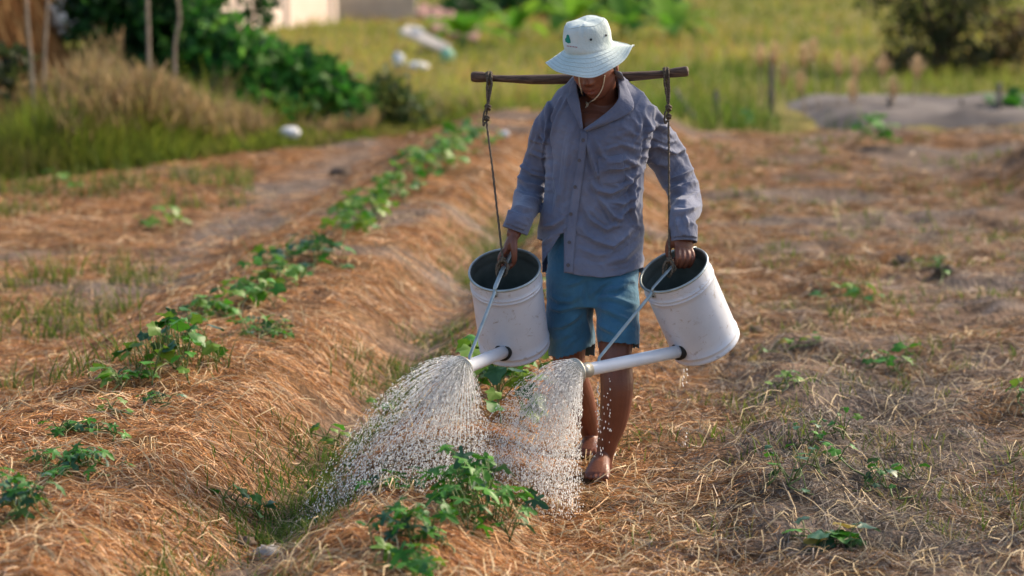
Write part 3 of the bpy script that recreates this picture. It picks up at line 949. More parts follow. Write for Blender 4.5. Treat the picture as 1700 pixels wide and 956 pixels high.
collar([(957, 128, 10.08), (958, 146, 10.03), (962, 170, 9.99), (966, 195, 9.98), (968, 214, 9.975)],
       [(950, 134, 10.08), (944, 155, 10.03), (942, 168, 10.0), (953, 190, 9.98), (964, 213, 9.975)], None)
# collar stand behind the neck
cs = []
for k in range(2):
    row = []
    for j in range(15):
        a = math.pi * (-.12 + 1.24 * j / 14)
        row.append(Vector((neck0.x + (.070 - .006 * k) * math.cos(a), neck0.y + .004 + (.062 - .006 * k) * math.sin(a), P(994, 148 - 20 * k, 10.13).z)))
    cs.append(row)
sheet('collar_stand', cs, shirt_m, shirt, .004)

# button placket with buttons
ledge = spline([(964, 219), (963, 231), (955, 291), (944, 354), (938, 410), (935.5, 452)], 26)
redge = spline([(973, 219), (975, 235), (967, 299), (959, 354), (954, 410), (951, 454)], 26)
rows = []
for a, b in zip(ledge, redge):
    row = []
    for t in (0, .12, .5, .88, 1):
        q = a + (b - a) * t
        row.append(surf(SHIRT, max(q[0], 937.5) if q[1] > 376 else q[0], q[1], .0062 if 0 < t < 1 else .0045, 9.99))
    # keep the strip smooth
    rows.append(row)
for it in range(3):
    for i in range(1, len(rows) - 1):
        for j in range(5):
            rows[i][j] = (rows[i - 1][j] + rows[i][j] * 2 + rows[i + 1][j]) / 4
for i, q in enumerate(ledge):
    rows[i][0] = Vector((P(q[0], q[1], rows[i][0].y).x, rows[i][0].y, rows[i][0].z))
placket = sheet('placket', rows, shirt_m, shirt, .003)
button_m = mat('horn_button', (.09, .085, .10), .35, .5)
for (bu, bv) in ((968, 232), (961.5, 266), (954.5, 310), (947.5, 355), (945, 402), (943, 440)):
    c = surf(SHIRT, max(bu, 940), bv, .010, 9.98)
    Vb, Fb = [], []
    for k, (r, d) in enumerate(((.0062, .0), (.0062, -.002), (.0050, -.003), (.0032, -.0022))):
        for j in range(12):
            a = 2 * math.pi * j / 12
            Vb.append((c.x + r * math.cos(a), c.y + d, c.z + r * math.sin(a)))
    Fb = [(i * 12 + j, i * 12 + (j + 1) % 12, (i + 1) * 12 + (j + 1) % 12, (i + 1) * 12 + j) for i in range(3) for j in range(12)] + [tuple(range(36, 48))]
    build('button', Vb, Fb, button_m, shirt)
# chest pocket
rows = []
for i in range(9):
    row = []
    for j in range(9):
        uu = 991 + 43 * j / 8 + 4 * i / 8; vv = 262 - 6 * j / 8 + 44 * i / 8 + (3 * (1 - abs(j - 4) / 4) if i == 8 else 0)
        row.append(surf(SHIRT, uu, vv, .004 if 0 < i < 8 and 0 < j < 8 else .0015, 9.99))
    rows.append(row)
sheet('chest_pocket', rows, shirt_m, shirt, .002)
# cuffs
def cuff(c, up, r0, r1, ln):
    x = Vector((1, 0, 0)); x = (x - up * x.dot(up)).normalized(); y = up.cross(x)
    rows = []
    for k in range(5):
        row = []
        for j in range(25):
            a = 2 * math.pi * j / 24
            rr = r0 + (r1 - r0) * k / 4 + .0012 * math.sin(3 * a + k) + (.0015 if k in (0, 4) else 0)
            row.append(c + up * (ln * k / 4 - .012) + x * (rr * math.cos(a)) + y * (rr * .92 * math.sin(a)))
        rows.append(row)
    return sheet('cuff', rows, shirt_m, shirt, .004)
cuff(cuff_r, up_r, .0435, .0455, .062)
cuff(cuff_l, up_l, .0465, .0485, .060)

# ---- shorts
sp = [rings([(505, 918, 1052, 10.135, .112), (480, 910, 1060, 10.135, .118), (455, 907, 1062, 10.135, .122), (425, 908, 1060, 10.135, .116), (395, 911, 1057, 10.135, .106), (365, 914, 1056, 10.13, .100)], 40, 2.4),
      limb([P(946, 455, 10.14), P(946, 500, 10.15), P(947, 550, 10.16), P(949, 590, 10.16), P(949, 612, 10.16)], [.084, .084, .084, .084, .084], 24, 28, [.108, .108, .100, .097, .097]),
      limb([P(1022, 455, 10.13), P(1024, 500, 10.08), P(1026, 540, 10.04), P(1028, 575, 10.02), P(1028, 598, 10.02)], [.079, .078, .075, .073, .073], 24, 28, [.108, .105, .098, .095, .095])]
V, F = remesh(sp, .0056, 4, .5)
N = normals(V, F); u, v = to_px(V)
Z2 = lambda pts: [(860 + a / 4.78, 420 + b / 4.78) for a, b in pts]
SF = [([(230, 320), (320, 380), (420, 380), (500, 330)], 6, 4), ([(250, 430), (340, 450), (440, 420)], 6, 4), ([(270, 590), (350, 580), (440, 530), (500, 480)], 7, 4), ([(300, 710), (360, 660), (430, 640)], 4, 4),
      ([(350, 780), (420, 700), (480, 660)], 4, 4), ([(380, 260), (440, 240), (520, 210)], 5, 4), ([(570, 350), (650, 260), (760, 190)], 7, 4.5), ([(610, 360), (720, 350), (830, 380), (930, 420)], 7, 4),
      ([(650, 300), (780, 290), (880, 240)], 6, 4), ([(620, 420), (720, 460), (840, 520), (900, 560)], 7, 4), ([(615, 520), (680, 590), (790, 650)], 8, 4), ([(800, 230), (900, 215), (955, 240)], 4, 4), ([(545, 220), (540, 330), (560, 420)], -7, 5), ([(560, 420), (590, 560), (610, 680)], -5, 4)]
front = np.clip(-N[:, 1] * 1.6 + .15, 0, 1); disp = np.zeros(len(V))
for pts, amp, sig in SF:
    d, sg, t = seg_dist(u, v, Z2(pts))
    disp += amp * 1.6e-3 * np.sin(np.pi * np.clip(t, .03, .97)) ** .6 * (np.exp(-(d / sig) ** 2) - .5 * np.exp(-((d * sg - 1.7 * sig) / sig) ** 2)) * front
disp += (vnoise(u + v * .6, v * 1.5, 22, 95) - .5) * .008
V = V + N * disp[:, None]
u, v = to_px(V); fu, fv = u[F].mean(1), v[F].mean(1); fc = V[F].mean(1)
mid = 988.5
hs_l = lambda uu: np.interp(uu, [905, 912, 925, 952, 990, 1000], [584, 590, 595.5, 589, 571, 567])
hs_r = lambda uu: np.interp(uu, [984, 994, 1062, 1066], [566, 567, 572, 576])
leg_l = fc[:, 0] < P(989, 560, 10.1).x
kill = np.where(leg_l, fv > np.where(fc[:, 1] < 10.16, hs_l(fu), 590), fv > np.where(fc[:, 1] < 10.03, hs_r(fu), 577))
kill |= fv < 369
Fk = F[~kill]
used = np.unique(Fk); remap = -np.ones(len(V), int); remap[used] = np.arange(len(used))
shorts_m = cloth_mat('faded_blue_cotton', (.034, .118, .205), (.066, .190, .290), blotch=9.)
shorts = link_mesh('shorts', np_mesh('shorts', V[used] - np.array(person.location), remap[Fk]), shorts_m, person)
sol = shorts.modifiers.new('thickness', 'SOLIDIFY'); sol.thickness = .004; sol.offset = -1
sm = shorts.modifiers.new('smooth', 'SMOOTH'); sm.iterations = 2; sm.factor = .5

# ---- hair under the hat
V, F = [], []
nu, nv = 32, 14
for j in range(nv + 1):
    ph = math.pi * .62 * j / nv
    for i in range(nu):
        th = 2 * math.pi * i / nu
        x, y, z = math.sin(ph) * math.cos(th), math.sin(ph) * math.sin(th), math.cos(ph)
        if y < -.25 and ph > 1.05: z = max(z, .40)
        V.append(tuple(HM @ Vector((.0785 * x, .0985 * y + .004, .122 * z + .003))))
for j in range(nv):
    for i in range(nu):
        i2 = (i + 1) % nu
        F.append((j * nu + i, (j + 1) * nu + i, (j + 1) * nu + i2, j * nu + i2))
build('hair', V, F, noise_mat('black_hair', (.010, .009, .008), (.03, .025, .02), 200, .5, .4, .4), person)

# ---- hat: its own tilt, pulled down in front
hat_m = noise_mat('pale_mint_canvas', (.54, .625, .595), (.67, .745, .715), 9., .9, .1, .25, 120., detail=6.)
HT = Matrix.Translation(P(978, 79, 10.005)) @ Matrix.Rotation(-.42, 4, 'Z') @ Matrix.Rotation(-.05, 4, 'Y') @ Matrix.Rotation(.25, 4, 'X')
prof = [(.0, .1235), (.03, .1235), (.052, .1205), (.066, .114), (.0745, .104), (.0795, .08), (.0825, .05), (.085, .028), (.0858, .0125), (.0862, .007), (.0850, .0035), (.0865, .0), (.098, -.006), (.112, -.014), (.126, -.022), (.139, -.030), (.150, -.036), (.1555, -.0385), (.156, -.0405), (.1545, -.0415), (.149, -.0395), (.126, -.0265), (.098, -.0105), (.084, -.005)]
seg = 96
V, F = [], []
for i, (r, z) in enumerate(prof):
    if i < 10: z = z * .80 if z > .02 else z
    for k in range(seg):
        a = 2 * math.pi * k / seg
        ca, sa = math.cos(a), math.sin(a)
        crown = max(0, min(1, z / .05)) if i < 10 else 0
        rr = r * (1 + .012 * crown * math.sin(5 * a + 1.3) + .010 * crown * math.sin(9 * a + 20 * z))
        zz = z + .004 * crown * math.sin(4 * a + .6) * (r / .08)
        br = max(0, (r - .088) / .068) if i > 10 else 0
        zz += br * (.012 * math.sin(2 * a + .35) + .006 * math.sin(3 * a + 2.2) + .003 * math.sin(7 * a))
        zz += br ** 2 * .020 * math.exp(-((a - .15 + math.pi) % (2 * math.pi) - math.pi) ** 2 / .18)     # curled tip
        if i < 2: zz -= .006 * math.exp(-(r / .03) ** 2)
        dent = .011 * math.exp(-((a - 4.95) / .10) ** 2) * math.exp(-((z - .088) / .022) ** 2) if i < 10 else 0
        crease = .0060 * math.sin(2.2 * a + 60 * z) * math.exp(-((z - .026) / .02) ** 2) if i < 10 else 0
        rr -= dent + crease
        V.append(tuple(HT @ Vector((rr * ca * .97, rr * sa * 1.12, zz))))
for i in range(len(prof) - 1):
    for k in range(seg):
        k2 = (k + 1) % seg
        F.append((i * seg + k, (i + 1) * seg + k, (i + 1) * seg + k2, i * seg + k2))
hat = build('hat', V, F, hat_m, person)
ms = hat.modifiers.new('sub', 'SUBSURF'); ms.levels = 1; ms.render_levels = 1
HATB = BVHTree.FromPolygons(V, F)
seam_m = noise_mat('hat_stitching', (.50, .56, .53), (.60, .66, .63), 300, .9, .1)
hatp = np.array(V).reshape(len(prof), seg, 3)
for i_, up_ in ((12, .0006), (13, .0006), (14, .0006), (15, .0006), (16, .0006), (10, .0008), (3, .0008)):   # rows of stitching round brim, band and crown
    ring_ = [Vector(q) + (HT.to_3x3() @ Vector((0, 0, up_ if i_ > 10 else 0))) for q in hatp[i_]]
    build('stitching', *tube(ring_ + [ring_[0]], .0009, 5, False), seam_m, hat)
# vent eyelets, emblem and line of lettering on the crown
dark_m = mat('eyelet_metal', (.03, .035, .04), .5, .4)
for (eu, ev) in ((981, 65.5), (1006, 58.5)):
    c = surf(HATB, eu, ev, .001)
    h = HATB.find_nearest(c); nrm = h[1]
    if nrm.dot(ray(eu, ev)) > 0: nrm = -nrm
    x = nrm.cross(Vector((0, 0, 1))).normalized(); y = nrm.cross(x)
    Ve = []; 
    for r, d in ((.0042, .0), (.0042, .0016), (.0022, .0020), (.0018, .0006)):
        for j in range(14):
            a = 2 * math.pi * j / 14
            Ve.append(tuple(c + x * r * math.cos(a) + y * r * math.sin(a) + nrm * d))
    Fe = [(i * 14 + j, i * 14 + (j + 1) % 14, (i + 1) * 14 + (j + 1) % 14, (i + 1) * 14 + j) for i in range(3) for j in range(14)] + [tuple(range(42, 56))]
    build('eyelet', Ve, Fe, dark_m, hat)

def decal(name, poly, mat_, bvh, parent, off=.0016):
    pts = [surf(bvh, a, b, off, 10.0) for a, b in poly]
    c = sum(pts, Vector()) / len(pts)
    cu = sum(a for a, b in poly) / len(poly); cv = sum(b for a, b in poly) / len(poly)
    c = surf(bvh, cu, cv, off, 10.0)
    return build(name, [tuple(c)] + [tuple(p) for p in pts], [(0, i + 1, (i + 1) % len(pts) + 1) for i in range(len(pts))], mat_, parent)
green_m = mat('green_print', (.03, .26, .19), .8, .1)
red_m = mat('red_print', (.42, .12, .13), .8, .1)
decal('emblem', [(940.5, 58.5), (942.5, 57), (944.5, 58.5), (945.5, 62), (947, 67), (947.5, 71), (943, 72), (938.5, 69), (938, 64.5), (940, 62)], green_m, HATB, hat)
for k in range(7):
    a = 941 + k * 2.6; b = 75.2 + .35 * k
    decal('letter', [(a, b), (a + 1.5, b + .2), (a + 1.6, b + 2.0), (a + .1, b + 1.8)], red_m, HATB, hat)

# chin strap with its slide and hanging loop
strap_m = noise_mat('cream_cord', (.50, .44, .34), (.66, .60, .48), 120, .85, .1)
def on_face(pts, off):
    out = []
    for a, b in pts:
        out.append(surf(BODY, a, b, off, 9.98))
    return out
pr = spline([tuple(p) for p in [P(1004, 116, 9.985)] + on_face([(1003.5, 128), (1001, 142), (996, 154), (988, 164), (979, 170)], .004) + [P(975, 172, surf(BODY, 976, 166, .012).y - .004)]], 40)
pl = spline([tuple(p) for p in [P(960.5, 122, 9.93), P(962, 138, 9.925)] + on_face([(965, 150), (968, 160)], .006) + [P(975, 172, surf(BODY, 976, 166, .012).y - .004)]], 30)
strap = build('chin_strap', *tube([Vector(q) for q in pr], .0022, 7), strap_m, hat)
build('chin_strap', *tube([Vector(q) for q in pl], .0022, 7), strap_m, hat)
ky = surf(BODY, 976, 166, .012).y - .004
loop = spline([tuple(P(975, 172, ky)), tuple(P(972, 179, ky + .002)), tuple(P(965, 190, ky + .012)), tuple(P(964, 193, ky + .014)), tuple(P(969, 192, ky + .014)), tuple(P(973, 184, ky + .008)), tuple(P(976, 173, ky))], 30)
build('strap_loop', *tube([Vector(q) for q in loop], .0022, 7), strap_m, hat)
build('strap_slide', *ellipsoid(P(975, 172, ky), (.0055, .005, .0048)), strap_m, hat)

# ------------------------------------------------------------------ carrying pole and ropes
wood_m = noise_mat('worn_dark_wood', (.055, .030, .020), (.16, .095, .06), 14, .55, .35, .35, 60, stretch=(.6, 12, 12))
rope_m = noise_mat('weathered_rope', (.085, .066, .050), (.24, .195, .145), 220, .9, .1, .6, 500)
PY = 10.185                                     # the pole lies across the shoulders behind the neck
prof = [(782, 127.5, 6, 6), (784, 127.5, 8.2, 8), (790, 127.6, 9.2, 9), (800, 127.8, 9.0, 9), (808, 128.5, 7.8, 7.6), (814, 129, 6.2, 6.2), (822, 130, 5.6, 6), (846, 131.0, 6.2, 7.5), (885, 132.0, 8.0, 10), (930, 131.5, 8.4, 12), (985, 129.5, 8.5, 12), (1040, 127.2, 8.2, 11), (1070, 125.4, 7.2, 9), (1094, 123.6, 6.6, 7.2), (1103, 122.9, 6.4, 7), (1112, 121.6, 7.4, 7.6), (1124, 119.9, 8.2, 8.2), (1138, 118.5, 8.6, 8.4), (1141.5, 118.2, 7.9, 7.8), (1143, 118.1, 5.5, 5.5)]
pole_pts = [P(a, b, PY + .03 - .09 * (a - 782) / 361) for a, b, c, d in prof]
pole = build('carrying_pole', *tube(pole_pts, [p[3] * SC * .9 for p in prof], 20, True, [p[2] * SC for p in prof]), wood_m, None, base=tuple(P(962, 128, PY)))
# tube's first normal may lie either way; the two radii are close enough
tag(pole, 'dark wooden carrying pole lying across the man\'s shoulders', 'pole')

def twist(path, r, seg=8, strands=3, pitch=.028):
    """laid rope: a tube whose section is a turning three-strand clover"""
    fr = frames(path)
    V, F = [], []
    L = 0
    for i, (p, T, N, B) in enumerate(fr):
        if i: L += (p - fr[i - 1][0]).length
        ph = 2 * math.pi * L / pitch
        for k in range(seg):
            a = 2 * math.pi * k / seg
            rr = r * (1 + .22 * math.cos(strands * (a - ph / strands)))
            V.append(tuple(p + N * rr * math.cos(a) + B * rr * math.sin(a)))
    n = len(fr)
    for i in range(n - 1):
        for k in range(seg):
            k2 = (k + 1) % seg
            F.append((i * seg + k, i * seg + k2, (i + 1) * seg + k2, (i + 1) * seg + k))
    F.append(tuple(range(seg - 1, -1, -1))); F.append(tuple(range((n - 1) * seg, n * seg)))
    return V, F

def rope_path(pts, step=.004):
    L = sum((Vector(b) - Vector(a)).length for a, b in zip(pts[:-1], pts[1:]))
    return [Vector(q) for q in spline([tuple(p) for p in pts], max(8, int(L / step)))]

def knot(c, r, rr, axis=(0, 0, 1), turns=2.6):
    """a lump of rope: a torus-knot-like coil"""
    c = Vector(c); ax = Vector(axis).normalized()
    x = ax.orthogonal().normalized(); y = ax.cross(x)
    pts = []
    for k in range(64):
        t = 2 * math.pi * turns * k / 63
        q = r * (1 + .25 * math.sin(t * 1.7))
        pts.append(c + x * q * math.cos(t) + y * q * .8 * math.sin(t) + ax * (r * 1.1 * math.sin(t * .77)))
    return twist(pts, rr)

def coil(ctr, ax, r, rr, turns, width):
    ctr = Vector(ctr); ax = Vector(ax).normalized(); x = ax.orthogonal().normalized(); y = ax.cross(x)
    return twist([ctr + ax * (width * (k / 40 - .5)) + x * r * math.cos(2 * math.pi * turns * k / 40) + y * r * math.sin(2 * math.pi * turns * k / 40) for k in range(41)], rr)

RR = .0036
def hang_rope(i, top, k1, k2, loopdir, label):
    """rope looped over the pole end, knotted, and tied round the can's handle"""
    PYe = PY + .03 - .09 * (top[0] - 782) / 361
    topw = P(*top, PYe)
    barp = CM[i] @ Vector((0, -.020, BAR_Z)); bdir = CM[i].to_3x3() @ Vector((0, 1, 0))
    t = empty('rope', topw, label, 'rope', 'ropes hanging from the carrying pole')
    kw1 = P(*k1, PYe - .03); kw2 = P(*k2, PYe - .035)
    # over-pole loop: two strands down to the first knot
    w = .010
    for dx in (-1, 1):
        pts = [topw + Vector((dx * .004, .0, .022)), topw + Vector((dx * .006, -.021, .010)), topw + Vector((dx * .008, -.026, -.02)), (topw + kw1) / 2 + Vector((dx * .006, -.012, 0)), kw1]
        build('loop_strand', *twist(rope_path(pts), RR), rope_m, t)
        pts = [topw + Vector((dx * .004, .0, .022)), topw + Vector((dx * .005, .020, .006)), topw + Vector((dx * .004, .012, -.024)), (topw + kw1) / 2 + Vector((dx * .003, .006, 0)), kw1]
        build('loop_strand', *twist(rope_path(pts), RR), rope_m, t)
    ax = (pole_pts[-1] - pole_pts[0]).normalized()
    build('pole_wrap', *coil(topw, ax, .0195, RR, 2.4, .020), rope_m, t)
    build('knot', *knot(kw1, .0075, RR * 1.15), rope_m, t)
    build('knot', *knot(kw2, .0060, RR * 1.1), rope_m, t)
    # tail loop
    tl = [kw1 + Vector((loopdir * .004, -.006, -.004)), kw1 + Vector((loopdir * .014, -.010, -.022)), kw2 + Vector((loopdir * .012, -.008, -.024)), kw2 + Vector((loopdir * .003, -.006, -.012))]
    build('tail', *twist(rope_path(tl), RR * .9), rope_m, t)
    # main line, then the hitch on the handle
    hk = barp + Vector((0, 0, .038))
    build('line', *twist(rope_path([kw1, kw2 + Vector((.0, 0, -.01)), kw2.lerp(hk, .33), kw2.lerp(hk, .66), hk]), RR), rope_m, t)
    build('knot', *knot(hk + Vector((0, 0, -.002)), .0070, RR * 1.1), rope_m, t)
    for a, off in ((-1, .010), (1, -.006)):
        side = bdir.cross(Vector((0, 0, 1))).normalized() * a
        pts = [hk, hk + side * .016 + Vector((0, 0, -.014)), barp + bdir * off + side * .017, barp + bdir * off + side * .004 + Vector((0, 0, -.016)), barp + bdir * (off + .006) - side * .016, hk - side * .004 + bdir * .004]
        build('hitch', *twist(rope_path(pts), RR), rope_m, t)
    pts = [hk, hk + Vector((-.014, -.010, -.006)), hk + Vector((-.022, -.014, -.030)), hk + Vector((-.019, -.012, -.058))]
    build('tail', *twist(rope_path(pts), RR), rope_m, t)
    return t
hang_rope(0, (812.5, 129.3), (810, 178), (808, 196), -1, 'knotted grey rope from the pole end beside the man\'s right arm, on picture left')
hang_rope(1, (1106, 122.5), (1110, 179), (1110, 193), -1, 'knotted grey rope hanging in front of the man\'s left sleeve, on picture right')

# ------------------------------------------------------------------ watering cans
paint_m = noise_mat('chalky_white_paint', (.53, .565, .64), (.66, .69, .76), 6, .38, .45, .08, 30, detail=8., lo=.3, hi=.6)
# scuffs and rust flecks on the paint
nt = paint_m.node_tree; bs = nt.nodes['Principled BSDF']
tcn = [n for n in nt.nodes if n.type == 'TEX_COORD'][0]
sc = nt.nodes.new('ShaderNodeTexNoise'); sc.inputs['Scale'].default_value = 30; sc.inputs['Detail'].default_value = 9; sc.inputs['Roughness'].default_value = .75; sc.inputs['Distortion'].default_value = .8
nt.links.new(tcn.outputs['Object'], sc.inputs['Vector'])
rp = nt.nodes.new('ShaderNodeValToRGB'); rp.color_ramp.elements[0].position = .57; rp.color_ramp.elements[0].color = (0, 0, 0, 1); rp.color_ramp.elements[1].position = .68; rp.color_ramp.elements[1].color = (.75, .75, .75, 1)
nt.links.new(sc.outputs['Fac'], rp.inputs[0])
mxr = nt.nodes.new('ShaderNodeMix'); mxr.data_type = 'RGBA'; mxr.inputs[7].default_value = (.26, .19, .14, 1)
src = bs.inputs['Base Color'].links[0].from_socket
nt.links.new(rp.outputs[0], mxr.inputs[0]); nt.links.new(src, mxr.inputs[6]); nt.links.new(mxr.outputs[2], bs.inputs['Base Color'])
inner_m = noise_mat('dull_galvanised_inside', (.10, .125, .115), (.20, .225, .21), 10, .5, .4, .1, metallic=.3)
galv_m = noise_mat('galvanised_steel', (.30, .36, .37), (.46, .52, .52), 26, .42, .5, .1, metallic=.55)
brass_m = noise_mat('dull_metal_collar', (.38, .36, .30), (.52, .50, .43), 22, .4, .5, .05, metallic=.5)
rubber_m = mat('black_rubber', (.018, .017, .016), .6, .3)
pipe_m = noise_mat('white_plastic_pipe', (.63, .665, .73), (.72, .745, .79), 9, .32, .45, .04, 40)
water_in_m = mat('still_water', (.02, .03, .028), .05, .5)

def lathe(prof, seg=64, M=None):
    V, F = [], []
    for r, z in prof:
        for k in range(seg):
            a = 2 * math.pi * k / seg
            q = Vector((r * math.cos(a), r * math.sin(a), z))
            V.append(tuple(M @ q) if M is not None else tuple(q))
    for i in range(len(prof) - 1):
        for k in range(seg):
            k2 = (k + 1) % seg
            F.append((i * seg + k, i * seg + k2, (i + 1) * seg + k2, (i + 1) * seg + k))
    return V, F

def align(o, d, x=None):
    """matrix with z along d at o"""
    d = Vector(d).normalized()
    q = d.to_track_quat('Z', 'Y')
    return Matrix.Translation(o) @ q.to_matrix().to_4x4()

def bead(r0, z, h, w):
    return [(r0, z - w), (r0 + h * .7, z - w * .5), (r0 + h, z), (r0 + h * .7, z + w * .5), (r0, z + w)]

ROSES = []
def watering_can(i, label):
    M = CM[i]
    root = empty('watering_can', M.translation, label, 'watering can', 'white watering cans slung from the pole')
    Rr, H = CAN_R, CAN_H
    outer = [(.0, .004), (Rr * .985, .004), (Rr * .99, -.004), (Rr + .0015, -.004), (Rr + .0025, .0), (Rr + .0015, .006), (Rr, .008)] + bead(Rr, .024, .0035, .006) + [(Rr, .06), (Rr, .12), (Rr, .18), (Rr, .24)] + bead(Rr, .262, .0032, .005) + bead(Rr, .275, .0032, .005) + [(Rr, .29), (Rr, H - .004)]
    body_ = build('body', *lathe(outer, 72, M), paint_m, root)
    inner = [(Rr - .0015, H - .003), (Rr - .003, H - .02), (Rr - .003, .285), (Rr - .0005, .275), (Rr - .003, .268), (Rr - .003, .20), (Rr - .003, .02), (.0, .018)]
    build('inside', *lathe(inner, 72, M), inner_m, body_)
    rim = [(Rr - .003, H - .004), (Rr - .0045, H), (Rr - .003, H + .004), (Rr, H + .0052), (Rr + .003, H + .004), (Rr + .0045, H), (Rr + .003, H - .004), (Rr, H - .0052)]
    build('rim', *lathe(rim + rim[:1], 72, M), galv_m, root)
    # water left in the tilted can lies level
    lev = M @ Vector((0, 0, .135 if i == 0 else .12))
    nrm = M.to_3x3() @ Vector((0, 0, 1)); Vw = []
    for k in range(48):
        a = 2 * math.pi * k / 48
        q = M @ Vector(((Rr - .0035) * math.cos(a), (Rr - .0035) * math.sin(a), 0))
        Vw.append(tuple(q + nrm * ((lev.z - q.z) / nrm.z)))
    build('water_surface', Vw, [tuple(range(48))], water_in_m, root)
    # handle: flat bar across the mouth, bent down at the front into a brace to the spout
    g = Vector((0, -Rr, CAN_G)); d = Vector((0, -math.cos(CAN_A), math.sin(CAN_A)))
    hb = [Vector((0, Rr + .001, H - .03)), Vector((0, Rr + .001, H + .004)), Vector((0, Rr - .012, BAR_Z)), Vector((0, .04, BAR_Z + .003)), Vector((0, -.04, BAR_Z + .003)), Vector((0, -Rr + .01, BAR_Z)), Vector((0, -Rr - .004, H + .006))]
    pth = [M @ q for q in hb]
    build('handle', *tube(pth, [.0085, .0085, .009, .009, .009, .0085, .007], 8, True, [.003, .003, .0038, .0055, .0055, .0038, .0035]), galv_m, root)
    st = g + d * CAN_S + Vector((0, 0, .021))
    build('brace', *tube([M @ q for q in (Vector((0, -Rr - .002, H + .008)), Vector((0, -Rr - .012, H - .002)), st + Vector((0, .010, .012)), st, st + d * .014)], [.006, .0058, .0055, .006, .006], 8, True, [.0035, .0032, .003, .003, .002]), galv_m, root)
    # riveted lug below the rim
    build('lug', *tube([M @ Vector((0, -Rr - .003, H - .001)), M @ Vector((0, -Rr - .004, H - .022))], [.008, .007], 8, True, [.0022, .0022]), galv_m, root)
    build('rivet', *ellipsoid(M @ Vector((0, -Rr - .0065, H - .014)), (.0028, .0028, .0028), None, 8, 6), rubber_m, root)
    # spout: rubber seal, plastic pipe, metal collar and rose
    pr = .0222
    gm_ = M @ align(g + d * .004, d)
    build('seal', *lathe([(pr, -.012), (pr + .007, -.012), (pr + .0085, -.002), (pr + .008, .006), (pr + .003, .009), (pr, .008)], 32, gm_), rubber_m, root)
    cl = CAN_L - .004
    spout = build('spout', *lathe([(pr - .004, -.02), (pr - .003, -.02), (pr, -.018), (pr, cl * .5), (pr, cl)], 32, gm_), pipe_m, root)
    rose = build('rose', *lathe([(pr + .0005, cl - .004), (pr + .0035, cl - .004), (pr + .0035, cl + .030), (pr + .002, cl + .032), (pr + .002, cl + .036), (.030, cl + .046), (.040, cl + .055), (.0465, cl + .059), (.0485, cl + .060), (.0485, cl + .064), (.046, cl + .066), (.034, cl + .073), (.018, cl + .077), (.0, cl + .078)], 40, gm_), brass_m, root)
    hm = []
    for k in range(60):                              # drilled holes in the domed face
        r = .044 * math.sqrt((k + .5) / 60); a = k * 2.39996
        z = cl + .078 - .012 * (r / .046) ** 2
        hm.append((Vector((r * math.cos(a), r * math.sin(a), z)), r / .046, a))
    Vh, Fh = [], []
    for p, t, a in hm:
        b = len(Vh)
        for j in range(6):
            Vh.append(tuple(gm_ @ (p + Vector((.0012 * math.cos(j * math.pi / 3), .0012 * math.sin(j * math.pi / 3), .0012)))))
        Fh.append(tuple(range(b, b + 6)))
    ho = build('spray_hole', Vh, Fh, rubber_m, rose); ho['kind'] = 'stuff'
    ROSES.append((gm_, cl))
    return root
watering_can(0, 'upright leaning white watering can in the man\'s right hand, spout toward the viewer')
watering_can(1, 'strongly tilted white watering can in the man\'s left hand, long spout crossing his leg')

# ------------------------------------------------------------------ water leaving the roses
water_m = mat('falling_water', (.93, .95, .96), .12, .6)
wb = water_m.node_tree.nodes['Principled BSDF']     # white water: light scatters inside the drops
wb.inputs['Subsurface Weight'].default_value = 1.0
wb.inputs['Subsurface Radius'].default_value = (1, 1, 1)
wb.inputs['Subsurface Scale'].default_value = .02
wb.inputs['Base Color'].default_value = (.93, .965, .99, 1)

OCT = np.array([[1, 0, 0], [0, 1, 0], [-1, 0, 0], [0, -1, 0]], float)
def drops(Pp, Dv, Ln, Rd):
    """spindle-shaped drops: 4-sided, pointed at both ends"""
    n = len(Pp)
    D = Dv / np.linalg.norm(Dv, axis=1, keepdims=True)
    ref = np.where(np.abs(D[:, :1]) < .8, np.array([[1., 0, 0]]), np.array([[0, 1., 0]]))
    A = np.cross(D, ref); A /= np.linalg.norm(A, axis=1, keepdims=True); B = np.cross(D, A)
    V = np.empty((n, 6, 3))
    V[:, 0] = Pp - D * Ln[:, None] * .5; V[:, 5] = Pp + D * Ln[:, None] * .5
    for j, (ca, sa) in enumerate(((1, 0), (0, 1), (-1, 0), (0, -1))):
        V[:, 1 + j] = Pp + D * Ln[:, None] * .15 + A * (Rd * ca)[:, None] + B * (Rd * sa)[:, None]
    b = (np.arange(n) * 6)
    T = []
    for j in range(4):
        k = (j + 1) % 4
        T += [(0, 1 + k, 1 + j), (5, 1 + j, 1 + k)]
    T = np.array(T)
    return V.reshape(-1, 3), (b[:, None, None] + T[None]).reshape(-1, 3)

